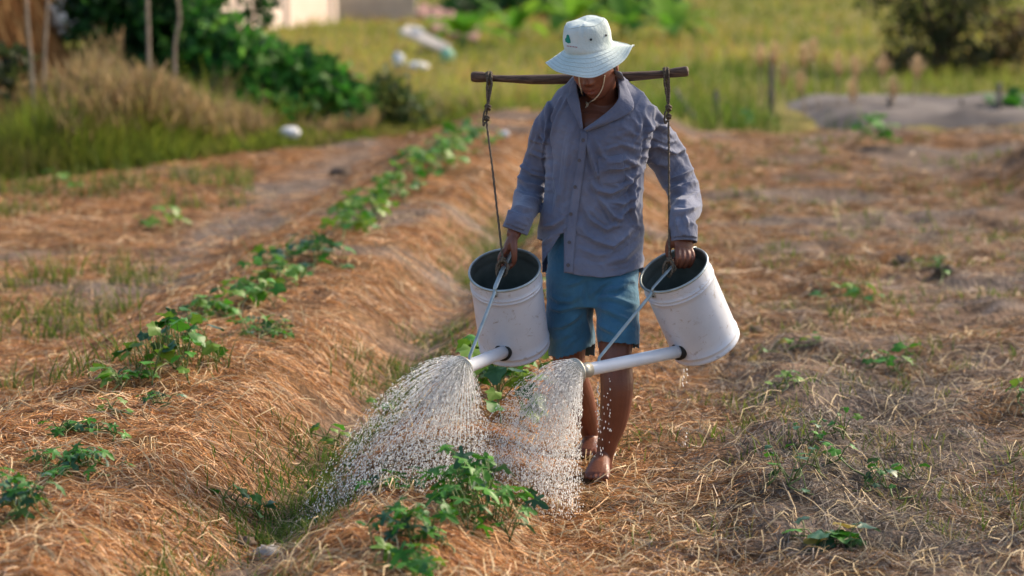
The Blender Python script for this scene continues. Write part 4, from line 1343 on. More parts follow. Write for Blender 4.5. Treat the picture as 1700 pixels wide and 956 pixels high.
def spray(i, spread, v0, label, tilt, nst=320, per=110):
    gm_, cl = ROSES[i]
    M3 = np.array(gm_.to_3x3()); o = np.array(gm_.translation)
    VV, FF = [], []; nb = 0
    P0, V0 = [], []
    for k in range(nst):
        r = .0455 * math.sqrt((k + .5) / nst); a = k * 2.39996
        p = M3 @ np.array([r * math.cos(a), r * math.sin(a), cl + .079 - .012 * (r / .046) ** 2]) + o
        q = r / .046
        d = M3 @ np.array([spread * q * math.cos(a), spread * q * math.sin(a), 1.0]) + np.array(tilt)
        d = d / np.linalg.norm(d) * v0 * rng.uniform(.86, 1.12)
        P0.append(p); V0.append(d)
    P0 = np.array(P0); V0 = np.array(V0)
    Pp, Dv, Ln, Rd = [], [], [], []
    g = np.array([0, 0, -9.81])
    # unbroken threads near the holes
    for k in range(nst):
        ts = np.linspace(0, rng.uniform(.04, .11), 6)
        pts = P0[k] + V0[k] * ts[:, None] + .5 * g * ts[:, None] ** 2
        mid = (pts[1:] + pts[:-1]) / 2; dd = pts[1:] - pts[:-1]
        Pp.append(mid); Dv.append(dd); Ln.append(np.linalg.norm(dd, axis=1) * 1.5); Rd.append(np.full(5, .00085))
    # then broken into drops that scatter a little as they fall
    for k in range(nst):
        tt = .05 + .39 * rng.uniform(0, 1, per) ** .8
        pts = P0[k] + V0[k] * tt[:, None] + .5 * g * tt[:, None] ** 2 + rng.normal(0, 1, (per, 3)) * (.0012 + .085 * tt[:, None] ** 2.0)
        vel = V0[k] + g * tt[:, None]
        Pp.append(pts); Dv.append(vel + rng.normal(0, .25, vel.shape)); Ln.append(rng.uniform(.003, .0105, per)); Rd.append(rng.uniform(.0006, .0015, per))
    Pp = np.concatenate(Pp); Dv = np.concatenate(Dv); Ln = np.concatenate(Ln); Rd = np.concatenate(Rd)
    k = Pp[:, 2] > height(Pp[:, 0], Pp[:, 1]) + .004
    Vd, Fd = drops(Pp[k], Dv[k], Ln[k], Rd[k])
    ob = link_mesh('water_spray', np_mesh('water_spray', Vd, Fd), water_m)
    tag(ob, label, 'water', 'sprays of water from the two roses', 'stuff')
    return ob
spray(0, .95, 1.65, 'wide fan of falling water drops from the can at picture left', (-.27, .10, -.62))
spray(1, .85, 1.30, 'narrower curtain of falling water drops beside the man\'s bare legs', (.08, .10, -.62))

# drips running off the long spout and under the tilted can
Pp, Dv, Ln, Rd = [], [], [], []
for (u0, v0, v1, n, yy, w) in ((993, 632, 690, 26, 9.73, 1.6), (995, 690, 760, 22, 9.75, 5), (1012, 628, 720, 16, 9.78, 2), (1005, 650, 755, 18, 9.76, 8), (1135, 610, 640, 7, 10.0, .8), (1140, 612, 760, 9, 10.0, 3)):
    for k in range(n):
        t = rng.uniform()
        p = P(u0 + rng.normal(0, w) * (.3 + t), v0 + (v1 - v0) * t, yy + rng.normal(0, .006))
        Pp.append(tuple(p)); Dv.append((0.05, 0, -1)); Ln.append(rng.uniform(.005, .013)); Rd.append(rng.uniform(.0010, .0026))
Vd, Fd = drops(np.array(Pp), np.array(Dv), np.array(Ln), np.array(Rd))
ob = link_mesh('water_drip', np_mesh('water_drip', Vd, Fd), water_m)
tag(ob, 'scattered drips falling below the long spout and the tilted can', 'water', None, 'stuff')

# ------------------------------------------------------------------ vines on the beds
lrng = np.random.default_rng(23)
def leaf_mesh(name, lobes, depth, n=26, cup=.22, ragged=.10, seed=0):
    """palmate leaf about 1 long, stalk at the origin, tip along +y"""
    r = np.random.default_rng(seed)
    V = [(0, .30, .0)]; ring = []
    for k in range(n):
        a = -math.pi / 2 + 2 * math.pi * (k + .5) / n           # starts at the notch by the stalk
        b = (a + math.pi / 2) / (2 * math.pi)                   # 0..1 round from the notch
        lob = .5 + .5 * math.cos(2 * math.pi * (b * lobes - .5 * (lobes % 2 == 0)) + math.pi * (lobes % 2))
        rad = .50 * (1 - depth * (1 - lob) ** 1.3) * (1 + .35 * math.exp(-((b - .5) / .12) ** 2)) + r.normal(0, ragged * .3)
        if b < .06 or b > .94: rad *= .45
        x, y = rad * math.cos(a), .30 + rad * math.sin(a)
        z = -cup * 2.2 * (x * x + (y - .3) ** 2) + .10 * math.sin(3 * a + seed) * rad + .05 * r.normal() * rad
        ring.append((x, y, z))
    mid = [(q[0] * .5, .30 + (q[1] - .30) * .5, q[2] * .35 - .018 * (k % 2)) for k, q in enumerate(ring)]
    V += mid + ring
    F = []
    for k in range(n):
        k2 = (k + 1) % n
        F.append((0, 1 + k, 1 + k2)); F.append((1 + k, 1 + n + k, 1 + n + k2, 1 + k2))
    me = bpy.data.meshes.new(name); me.from_pydata(V, [], F); me.update()
    me.polygons.foreach_set('use_smooth', np.ones(len(me.polygons), bool))
    return me

vine_m = leaf_mat('melon_leaf', (.026, .125, .012), (.095, .32, .026), .46, .34, .32)
young_m = leaf_mat('young_leaf', (.11, .24, .025), (.20, .34, .04), .45, .4, .35)
blue_m = leaf_mat('waxy_leaf', (.018, .070, .030), (.05, .15, .06), .42, .4, .2)
dry_m = leaf_mat('yellowed_leaf', (.32, .24, .05), (.42, .30, .08), .6, .3, .3)
stem_m = noise_mat('green_stem', (.09, .15, .035), (.20, .24, .09), 40, .6, .3)
LOBED = [leaf_mesh('leaf', 5, .62, 30, .16, .08, s) for s in range(3)]
ROUND = [leaf_mesh('leaf', 5, .24, 26, .12, .05, s + 10) for s in range(3)]
def with_mats(meshes):
    out = {}
    for mname, m in (('v', vine_m), ('y', young_m), ('b', blue_m), ('d', dry_m)):
        out[mname] = []
        for me in meshes:
            c = me.copy(); c.materials.append(m); out[mname].append(c)
    return out
LM = {'lobed': with_mats(LOBED), 'round': with_mats(ROUND)}

def put_leaf(root, pos, heading, pitch, roll, size, kind, tone):
    me = LM[kind][tone][int(lrng.integers(0, 3))]
    o = bpy.data.objects.new('leaf', me); COL.objects.link(o); o.parent = root
    Mx = Matrix.Translation(Vector(pos) - root.location) @ Matrix.Rotation(heading, 4, 'Z') @ Matrix.Rotation(pitch, 4, 'X') @ Matrix.Rotation(roll, 4, 'Y') @ Matrix.Scale(size, 4)
    o.matrix_local = Mx
    return o

def vine(px, label, n=12, rx=.16, ry=.12, hgt=.10, size=.075, kind='lobed', tones='vvvvb', group='melon vines on the straw beds', name='melon_vine', cat='plant', stems=True):
    """low vine: runners over the straw, a petiole and a leaf for each leaf position"""
    base = ground_at(*px)
    base.z = hz(base.x, base.y)
    root = empty(name, base, label, cat, group)
    SV, SF = [], []
    runs = max(2, min(6, n // 6 + 1))
    tips = []
    for k in range(runs):
        a = 2 * math.pi * (k + lrng.uniform(0, .8)) / runs
        pts = []
        for t in np.linspace(0, 1, 6):
            x = base.x + rx * t * math.cos(a) + .02 * lrng.normal() * t; y = base.y + ry * t * math.sin(a) + .02 * lrng.normal() * t
            pts.append(Vector((x, y, hz(x, y) + .008 + .45 * hgt * math.sin(math.pi * min(1, t * 1.1)) * lrng.uniform(.5, 1))))
        tips.append(pts)
        v_, f_ = tube([Vector(q) for q in spline([tuple(p) for p in pts], 14)], .0030, 5)
        b = len(SV); SV += v_; SF += [tuple(i + b for i in ff) for ff in f_]
    for k in range(n):
        pts = tips[k % runs]; t = lrng.uniform(.08, 1) ** .8
        q = Vector(spline([tuple(p) for p in pts], 21)[int(t * 20)])
        hd = lrng.uniform(0, 2 * math.pi)
        up = hgt * lrng.uniform(.25, 1.0) * (1.15 - .5 * t)
        top = q + Vector((math.cos(hd) * .035, math.sin(hd) * .035, up))
        v_, f_ = tube([q, q.lerp(top, .5) + Vector((0, 0, .01)), top], [.0022, .0019, .0015], 5)
        b = len(SV); SV += v_; SF += [tuple(i + b for i in ff) for ff in f_]
        sz = size * lrng.uniform(.65, 1.25)
        put_leaf(root, top, hd - math.pi / 2, lrng.uniform(-.75, .15), lrng.normal(0, .35), sz, kind, tones[int(lrng.integers(0, len(tones)))])
    build('stem', SV, SF, stem_m, root)
    return root

L_ = 'melon vine'
V2 = [  # nearer bed, right-hand row
    ((792, 868), 'largest lobed melon vine, in the foreground between the two water sprays', 80, .11, .30, .155, .068, 'lobed', 'vvvvvb'),
    ((688, 905), 'lobed melon vine low at the bottom edge, left of the largest vine', 30, .13, .10, .10, .066, 'lobed', 'vvvbb'),
    ((690, 958), 'melon vine cut off by the bottom edge of the photo', 14, .14, .08, .07, .08, 'lobed', 'vvvy'),
    ((618, 818), 'small melon seedling at the left foot of the wide water spray', 8, .06, .05, .055, .055, 'lobed', 'vvb'),
    ((692, 815), 'small melon seedling just left of the largest vine', 8, .06, .05, .065, .06, 'lobed', 'vvb'),
    ((856, 850), 'small melon shoot at the right edge of the largest vine', 6, .04, .05, .08, .06, 'lobed', 'vvb'),
    ((828, 668), 'dense melon vine seen behind and between the two water sprays', 56, .13, .30, .20, .085, 'round', 'vyyb'),
    ((880, 607), 'melon vine under the picture-left watering can', 20, .15, .3, .16, .09, 'round', 'vvyy'),
    ((905, 500), 'distant melon vine glimpsed between the left can and the blue shorts', 16, .16, .4, .16, .10, 'round', 'vyy'),
    ((640, 690), 'tiny seedling in the furrow beside the wide water spray', 5, .04, .04, .05, .04, 'round', 'vy'),
]
V1 = [  # farther bed on the left
    ((36, 858), 'dark melon vine cut by the left edge, nearest the bottom-left corner', 34, 0.111, 0.178, 0.102, 0.063, 'lobed', 'vvbb'),
    ((128, 782), 'dark melon vine second from the bottom-left corner', 34, 0.145, 0.134, 0.060, 0.059, 'lobed', 'vvvb'),
    ((132, 722), 'flat dark melon vine third from the bottom-left corner', 27, 0.145, 0.074, 0.043, 0.048, 'lobed', 'vvbb'),
    ((190, 690), 'tiny yellow-green seedling below the tall upright vine', 6, 0.025, 0.045, 0.043, 0.041, 'round', 'y'),
    ((255, 676), 'small dark shoot just below the tall upright vine', 13, 0.060, 0.074, 0.043, 0.037, 'lobed', 'vb'),
    ((292, 618), 'tall upright melon vine with large rounded leaves on the left bed', 57, 0.170, 0.327, 0.196, 0.068, 'round', 'vvvvby'),
    ((205, 648), 'low melon runner at the left of the tall upright vine', 17, 0.076, 0.149, 0.076, 0.056, 'round', 'vyvy'),
    ((440, 560), 'sprawling melon vine at the right side of the tall upright vine', 34, 0.136, 0.238, 0.060, 0.052, 'lobed', 'vvby'),
    ((345, 525), 'low melon vine behind the tall upright vine', 27, 0.136, 0.208, 0.051, 0.056, 'round', 'vyvy'),
    ((420, 500), 'leafy melon vine, first above the tall upright vine along the left row', 34, 0.128, 0.297, 0.085, 0.067, 'round', 'vvyy'),
    ((465, 470), 'bright leafy melon vine, second above the tall upright vine along the row', 27, 0.111, 0.297, 0.076, 0.063, 'round', 'vyy'),
    ((522, 432), 'bluish melon vine in the middle of the left row', 37, 0.153, 0.371, 0.102, 0.070, 'round', 'vvbb'),
    ((445, 440), 'small melon shoots on the left side of the middle of the row', 17, 0.128, 0.297, 0.068, 0.059, 'round', 'vyvy'),
    ((585, 385), 'bright melon vine, first beyond the bluish one in the left row', 30, 0.136, 0.520, 0.102, 0.074, 'round', 'vyy'),
    ((615, 358), 'dark melon vine, second beyond the bluish one in the left row', 37, 0.170, 0.594, 0.111, 0.081, 'round', 'vyvy'),
    ((655, 328), 'melon vine, third beyond the bluish one in the left row', 30, 0.170, 0.594, 0.111, 0.081, 'round', 'vyvy'),
    ((700, 290), 'large blurred melon vine, fourth beyond the bluish one in the left row', 44, 0.204, 0.891, 0.136, 0.096, 'round', 'vyvy'),
    ((740, 268), 'blurred melon vine, second from the far end of the left row', 30, 0.170, 0.891, 0.128, 0.096, 'round', 'vyy'),
    ((775, 240), 'blurred melon vine at the far end of the left row', 37, 0.212, 1.337, 0.136, 0.104, 'round', 'vyvy'),
]
V3 = [  # weeds and seedlings
    ((1385, 915), 'broadleaf weed with one upright leaf at the bottom right', 14, .13, .07, .07, .085, 'round', 'vvbd'),
    ((1318, 800), 'dark straggly weed on the grey straw right of the man', 16, .10, .12, .12, .035, 'round', 'vb'),
    ((1450, 810), 'dark spreading weed at the right edge of the grey straw ridge', 18, .18, .14, .08, .04, 'round', 'vvb'),
    ((1345, 745), 'thin dark weed standing above the grey straw ridge', 8, .06, .05, .10, .03, 'round', 'vb'),
    ((1400, 735), 'slim weed with thin stem in the middle of the right field', 7, .05, .05, .12, .03, 'round', 'vvy'),
    ((1485, 620), 'bright green weed clump in the middle of the right field', 14, .14, .16, .10, .055, 'round', 'vvy'),
    ((1412, 505), 'blurred green weed clump, upper middle of the right field', 14, .14, .2, .10, .06, 'round', 'vyy'),
    ((1452, 240), 'leafy dark green plant standing alone at the far right field end', 20, .14, .3, .20, .10, 'round', 'vvy'),
    ((1690, 668), 'green weed at the right edge of the photo', 8, .08, .1, .08, .05, 'round', 'vy'),
    ((1300, 590), 'low yellow-green weeds beside the tilted can', 10, .2, .2, .06, .04, 'round', 'vyd'),
    ((1290, 650), 'weeds just below the tilted can on the right', 8, .15, .12, .06, .04, 'round', 'vyy'),
    ((1570, 450), 'weeds by the dark clods in the upper right field', 10, .2, .3, .07, .05, 'round', 'vyd'),
    ((1250, 210), 'low green plant at the far end of the field near the posts', 10, .2, .4, .12, .10, 'round', 'vvy'),
    ((1680, 195), 'dark green plant on top of the straw heap at the right edge', 18, .35, .4, .2, .16, 'round', 'vvb'),
    ((268, 380), 'bright green weed tuft on the left of the earth path', 14, .15, .2, .12, .08, 'round', 'yyv'),
    ((100, 320), 'small green weed at the foot of the tall grass', 8, .12, .2, .12, .08, 'round', 'vy'),
    ((555, 745), 'bright weed in the furrow at the left of the wide spray', 9, .08, .08, .06, .045, 'round', 'vyy'),
    ((400, 850), 'dark weed at the bottom of the furrow', 9, .09, .08, .06, .035, 'round', 'vb'),
]
for a in V2 + V1:
    vine(a[0], a[1], *a[2:])
for a in V3:
    vine(a[0], a[1], *a[2:], group='weeds in the field', name='weed')

# clods and stones
clod_m = noise_mat('dry_grey_clod', (.11, .08, .06), (.22, .17, .13), 30, .95, .1, .6, 90)
def clod(px, r, label, m=clod_m, name='clod', cat='clod', grp='clods of earth in the field'):
    c = ground_at(*px); c.z = hz(c.x, c.y)
    V, F = ellipsoid((0, 0, 0), (1, 1, 1), None, 14, 9)
    V = [tuple(Vector(q) * r * (1 + .28 * math.sin(5 * q[0] + 9 * q[1] + px[0]) * math.cos(6 * q[2] + px[1]) + .12 * math.sin(11 * q[0] - 8 * q[2]))) for q in V]
    V = [(c.x + x * 1.25, c.y + y, c.z + z * .7 + .2 * r) for x, y, z in V]
    tag(build(name, V, F, m, None, base=tuple(c)), label, cat, grp)
clod((445, 925), .035, 'pale grey stone in the furrow at the bottom edge', noise_mat('pale_stone', (.34, .31, .28), (.48, .45, .42), 20, .9, .2, .3), 'stone', 'stone', None)
clod((405, 905), .03, 'dark clod left of the pale stone in the furrow')
clod((1320, 745), .025, 'small dark clod on the grey straw ridge')
clod((1255, 552), .03, 'dark clod just right of the tilted can')
clod((1500, 438), .05, 'dark clod in the upper right of the field')
clod((1570, 455), .05, 'broad dark clod by weeds in the upper right of the field')
clod((160, 275), .14, 'grey clod at the foot of the tall grass on the left')
clod((565, 290), .06, 'small dark clod beside the earth path')

# ------------------------------------------------------------------ background
def p_w(c, d, n):
    return np.stack([7 * d[:, 2] + c[:, 0] * 3, 6 * d[:, 0] + c[:, 2] * 5, 8 * d[:, 0] + 5 * d[:, 1]], 1)

def leaf_cloud(centres, n, size, cols, squash=.7, seed=0, hang=.3):
    """n pointed leaves spread over clumps: rows of (x, y, z, rx, ry, rz)"""
    r = np.random.default_rng(seed)
    c = np.array(centres, float)
    wgt = c[:, 3] * c[:, 5]; idx = r.choice(len(c), n, p=wgt / wgt.sum())
    d = r.normal(0, 1, (n, 3)); d /= np.linalg.norm(d, axis=1, keepdims=True)
    rad = r.uniform(0, 1, n) ** .45
    p = c[idx, :3] + d * rad[:, None] * c[idx, 3:6] * (1 + .26 * np.abs(r.normal(0, 1, (n, 1)))) + .10 * np.sin(p_w(c[idx, :3], d, n))
    ax = r.normal(0, 1, (n, 3)); ax[:, 2] -= hang; ax /= np.linalg.norm(ax, axis=1, keepdims=True)
    nr = d * .6 + r.normal(0, .7, (n, 3)); nr[:, 2] += .5
    sd = np.cross(ax, nr); sd /= np.linalg.norm(sd, axis=1, keepdims=True) + 1e-9
    s = size * r.uniform(.6, 1.35, n)[:, None]
    V = np.stack([p - ax * s * .5, p + sd * s * .30 - ax * s * .08, p + ax * s * .55, p - sd * s * .30 - ax * s * .08], 1).reshape(-1, 3)
    F = np.arange(n * 4).reshape(-1, 4)
    cc = np.array(cols)[r.integers(0, len(cols), n)] * r.uniform(.6, 1.35, n)[:, None]
    return V, F, np.repeat(cc, 4, 0)

foliage_m = attr_mat('bush_foliage', .55, .2, .42)
bark_m = noise_mat('grey_brown_bark', (.10, .07, .05), (.22, .16, .11), 18, .9, .1, .5, 60)

def bush(name, base, clumps, n, size, cols, stems, label, cat, group=None, seed=0, parts=('stem', 'crown')):
    b = Vector(base)
    root = empty(name, b, label, cat, group)
    V, F, C = leaf_cloud(clumps, n, size, cols, seed=seed)
    o = link_mesh(parts[1], np_mesh(parts[1], V - np.array(b), F, C), foliage_m, root, smooth=False)
    for a in stems:
        pts = [Vector(q) for q in spline(a[0], 12)]
        build(parts[0], *tube(pts, list(np.linspace(a[1], a[2], 12)), 7), bark_m, root)
    return root

def clump_px(u, v, Y, ru, rv, ry):
    k = Y / FPX
    p = P(u, v, Y)
    return (p.x, p.y, p.z, ru * k, ry, rv * k)

DG = [[.014, .060, .014], [.024, .10, .020], [.045, .15, .025], [.008, .036, .012]]
MG = [[.045, .20, .02], [.08, .27, .03], [.025, .12, .02], [.14, .32, .05]]
# the dark mass behind the tall grass at top left, then the lower bright vine running right
b = P(200, 215, 27.0)
bush('shrub', (b.x, b.y, hz(b.x, b.y)), [clump_px(175, 20, 27, 60, 64, .7), clump_px(235, 30, 27.2, 75, 70, .8), clump_px(290, 10, 27, 60, 60, .7), clump_px(225, 95, 26.8, 66, 46, .6), clump_px(175, -40, 27.3, 60, 60, .7), clump_px(230, -60, 27.3, 90, 70, .8)], 7000, .11, DG,
     [([tuple(P(200, 215, 27)), tuple(P(190, 120, 27)), tuple(P(150, 20, 27))], .03, .012), ([tuple(P(210, 215, 27)), tuple(P(230, 110, 27.1)), tuple(P(280, 0, 27))], .03, .012)],
     'dense dark green shrub behind the tall grass at top left', 'shrub', 'shrubs behind the grass', 1)
b = P(360, 200, 26.4)
bush('shrub', (b.x, b.y, hz(b.x, b.y)), [clump_px(335, 75, 26.4, 42, 50, .5), clump_px(385, 105, 26.3, 50, 42, .5), clump_px(345, 140, 26.2, 50, 40, .5), clump_px(330, 30, 26.5, 34, 40, .4)], 3800, .11, MG + DG[:2],
     [([tuple(P(360, 200, 26.4)), tuple(P(350, 130, 26.4)), tuple(P(335, 50, 26.4))], .025, .01)], 'bright green shrub in front of the pale wall', 'shrub', 'shrubs behind the grass', 2)
b = P(470, 205, 26.0)
bush('shrub', (b.x, b.y, hz(b.x, b.y)), [clump_px(440, 115, 26.1, 44, 38, .5), clump_px(490, 128, 26, 46, 36, .5), clump_px(540, 150, 26, 40, 30, .45), clump_px(470, 160, 25.9, 60, 30, .4), clump_px(570, 172, 26, 26, 22, .4), clump_px(415, 90, 26.1, 24, 22, .4), clump_px(520, 120, 26, 20, 16, .3), clump_px(595, 180, 26, 18, 14, .3), clump_px(450, 178, 25.4, 60, 14, .3)], 4200, .12, MG + DG[:1],
     [([tuple(P(470, 205, 26)), tuple(P(480, 150, 26)), tuple(P(500, 110, 26))], .02, .008)], 'low green shrub sloping down to the right of the bright one', 'shrub', 'shrubs behind the grass', 3)
b = P(640, 205, 26.6)
bush('shrub', (b.x, b.y, hz(b.x, b.y)), [clump_px(640, 165, 26.6, 36, 34, .4), clump_px(660, 185, 26.5, 26, 22, .3), clump_px(610, 190, 26.5, 30, 20, .3), clump_px(690, 195, 26.5, 30, 14, .3)], 700, .10, [[.05, .09, .025], [.09, .13, .03], [.03, .065, .02], [.16, .17, .05]],
     [([tuple(P(640, 205, 26.6)), tuple(P(642, 150, 26.6))], .02, .008)], 'small dusky bush at the right end of the shrubs', 'shrub', 'shrubs behind the grass', 4)
b = P(20, 140, 23.5)
bush('shrub', (b.x, b.y, hz(b.x, b.y)), [clump_px(15, 118, 23.5, 26, 26, .4), clump_px(-40, 125, 23.5, 40, 34, .4)], 800, .09, [[.03, .05, .015], [.06, .08, .02], [.02, .03, .01]],
     [([tuple(P(18, 170, 23.5)), tuple(P(15, 90, 23.5))], .02, .008)], 'dull green bush against the haystack at the left edge', 'shrub', 'shrubs behind the grass', 5)
# bare twiggy sapling before the wall
b = P(400, 95, 27.5)
root = empty('sapling', P(398, 200, 27.5), 'thin bare sapling in front of the pale wall', 'sapling')
tw = [([P(398, 200, 27.5), P(403, 75, 27.5), P(420, 20, 27.5), P(433, -25, 27.5)], .016), ([P(404, 70, 27.5), P(397, 30, 27.4), P(392, -10, 27.4)], .009), ([P(413, 40, 27.5), P(438, 10, 27.6), P(446, -20, 27.6)], .008)]
for k, (pts, r) in enumerate(tw):
    build('trunk' if k == 0 else 'branch', *tube([Vector(q) for q in spline([tuple(p) for p in pts], 12)], list(np.linspace(r, r * .4, 12)), 6), bark_m, root)
V, F, C = leaf_cloud([clump_px(440, 5, 27.5, 14, 22, .2), clump_px(425, 25, 27.5, 12, 14, .2)], 130, .10, DG, seed=6)
link_mesh('crown', np_mesh('crown', V - np.array(root.location), F, C), foliage_m, root, smooth=False)

# haystack at top left with two thin poles before it
hay_m = attr_mat('haystack_straw', .8, .15, .1)
hb = P(-30, 165, 25.5)
hr = np.random.default_rng(3)
Vh, Fh = [], []
cx, cy = P(-40, 100, 26.5).x, 26.5
prof = [(1.55, -.1), (1.25, .15), (1.0, .35), (.84, .6), (.72, .9), (.60, 1.2), (.62, 1.8), (.52, 2.3), (.32, 2.8), (.05, 3.1)]
seg = 48
for r, z in prof:
    for k in range(seg):
        a = 2 * math.pi * k / seg
        q = r * (1 + .06 * math.sin(5 * a + 3 * z) + .05 * hr.normal())
        Vh.append((cx + q * math.cos(a), cy + q * math.sin(a), hz(cx, cy) + z))
for i in range(len(prof) - 1):
    for k in range(seg):
        k2 = (k + 1) % seg
        Fh.append((i * seg + k, i * seg + k2, (i + 1) * seg + k2, (i + 1) * seg + k))
root = empty('haystack', (cx, cy, hz(cx, cy)), 'orange brown haystack at the top left corner', 'haystack')
build('core', Vh, Fh, noise_mat('packed_straw', (.26, .105, .030), (.42, .20, .07), 30, .95, .1, .8, 60, stretch=(1, 1, .25)), root)
n = 9000
a = hr.uniform(0, 2 * np.pi, n); zz = hr.uniform(0, 2.9, n); pr = np.interp(zz, [p[1] for p in prof], [p[0] for p in prof]) * hr.uniform(.98, 1.08, n)
p0 = np.stack([cx + pr * np.cos(a), cy + pr * np.sin(a), hz(cx, cy) + zz], 1)
dn = np.stack([np.cos(a) * .25 + hr.normal(0, .3, n), np.sin(a) * .25 + hr.normal(0, .3, n), -np.ones(n)], 1) * hr.uniform(.1, .35, n)[:, None]
sd = np.stack([-np.sin(a), np.cos(a), 0 * a], 1) * .006
V = np.stack([p0 - sd, p0 + sd, p0 + sd + dn, p0 - sd + dn], 1).reshape(-1, 3)
C = np.repeat(np.array([[.40, .17, .05], [.52, .28, .10], [.30, .12, .035]])[hr.integers(0, 3, n)] * hr.uniform(.7, 1.2, n)[:, None], 4, 0)
o = link_mesh('loose_straw', np_mesh('loose_straw', V - np.array(root.location), np.arange(n * 4).reshape(-1, 4), C), hay_m, root, smooth=False); o['kind'] = 'stuff'

cane_m = noise_mat('pale_bamboo', (.30, .22, .15), (.46, .36, .26), 12, .6, .3, .2)
grey_post_m = noise_mat('weathered_post', (.14, .115, .095), (.27, .235, .20), 10, .9, .1, .4)
def stick(name, pts, r, label, cat, m=cane_m, group=None):
    pw = [Vector(q) for q in spline([tuple(p) for p in pts], 14)]
    V, F = tube(pw, [r * (1 + (.18 if k % 4 == 0 else 0)) * (1 - .25 * k / 13) for k in range(14)], 10)
    return tag(build(name, V, F, m, None, base=tuple(pw[0])), label, cat, group)
gz = lambda u, v, Y: P(u, v, Y)
def foot_of(u, Y):
    x = (u - 850) / FPX * Y * 1.0
    return Vector((x, Y, hz(x, Y) - .02))
stick('bamboo_cane', [foot_of(56, 23.0), P(54, 130, 23), P(46, 40, 23), P(43, -40, 23)], .014, 'left of two thin canes in front of the haystack', 'cane', cane_m, 'canes by the haystack')
stick('bamboo_cane', [foot_of(76, 23.2), P(74, 120, 23.2), P(77, 40, 23.2), P(82, -40, 23.2)], .013, 'right of two thin canes in front of the haystack', 'cane', cane_m, 'canes by the haystack')
stick('bamboo_cane', [foot_of(246, 24.0), P(247, 90, 24), P(245, 10, 24), P(245, -30, 24)], .016, 'pale cane standing in front of the dark shrub', 'cane', cane_m, 'canes by the haystack')
stick('bamboo_cane', [foot_of(296, 24.4), P(290, 90, 24.4), P(298, 30, 24.4), P(292, -20, 24.4)], .014, 'bent cane right of the pale one before the dark shrub', 'cane', cane_m, 'canes by the haystack')

# pale house wall behind the shrubs
wall_m = noise_mat('pale_pink_plaster', (.72, .57, .48), (.82, .68, .60), 1.2, .9, .1, .15, 20)
roof_m = noise_mat('grey_roof_sheet', (.16, .14, .13), (.28, .25, .23), 3, .7, .3)
def box(x0, x1, y0, y1, z0, z1):
    V = [(x, y, z) for x in (x0, x1) for y in (y0, y1) for z in (z0, z1)]
    return V, [(0, 1, 3, 2), (4, 6, 7, 5), (0, 4, 5, 1), (2, 3, 7, 6), (0, 2, 6, 4), (1, 5, 7, 3)]
wx0, wx1 = P(300, 40, 40).x, P(556, 40, 40).x
zb = hz(wx0, 40) - .1
house = empty('house', ((wx0 + wx1) / 2, 40, zb), 'pale pink plastered house wall above the shrubs', 'house')
hA, hB = P(300, 30, 46.0), P(556, 30, 53.0)               # the long wall recedes to the right and catches the low sun
hd = Vector((hB.x - hA.x, hB.y - hA.y, 0)); hL = hd.length; hd.normalize(); hn = Vector((hd.y, -hd.x, 0))
def hbox(a0, a1, b0, b1, z0, z1):
    V = [tuple(Vector((hA.x, hA.y, 0)) + hd * a + hn * b + Vector((0, 0, z))) for a in (a0, a1) for b in (b0, b1) for z in (z0, z1)]
    return V, [(0, 1, 3, 2), (4, 6, 7, 5), (0, 4, 5, 1), (2, 3, 7, 6), (0, 2, 6, 4), (1, 5, 7, 3)]
wl = build('wall', *hbox(0, hL, -4.0, 0, zb, zb + 3.0), wall_m, house, smooth=False)
for k in range(4):
    xx = .15 + (hL - .3) * k / 3
    build('pilaster', *hbox(xx - .09, xx + .09, .003, .06, zb, zb + 2.99), wall_m, wl, smooth=False)
build('roof', [tuple(Vector((hA.x, hA.y, 0)) + hd * a + hn * b + Vector((0, 0, z))) for a, b, z in ((-.3, .35, zb + 3.01), (hL + .3, .35, zb + 3.01), (hL + .3, -2, zb + 4.0), (-.3, -2, zb + 4.0), (hL + .3, -4.35, zb + 3.01), (-.3, -4.35, zb + 3.01))], [(0, 1, 2, 3), (3, 2, 4, 5), (0, 3, 5), (1, 4, 2)], roof_m, house, smooth=False)
# low grey wall piece to the right
x0, x1 = P(560, 20, 54).x, P(690, 20, 54).x
lw = build('garden_wall', *box(x0, x1, 54.0, 54.3, hz(x0, 54) - .2, P(600, -6, 54).z), noise_mat('grey_plaster', (.34, .31, .28), (.48, .44, .40), 2, .9, .1, .2), None, smooth=False, base=((x0 + x1) / 2, 54.1, hz(x0, 54)))
tag(lw, 'low grey garden wall at the right of the pink house', 'wall')

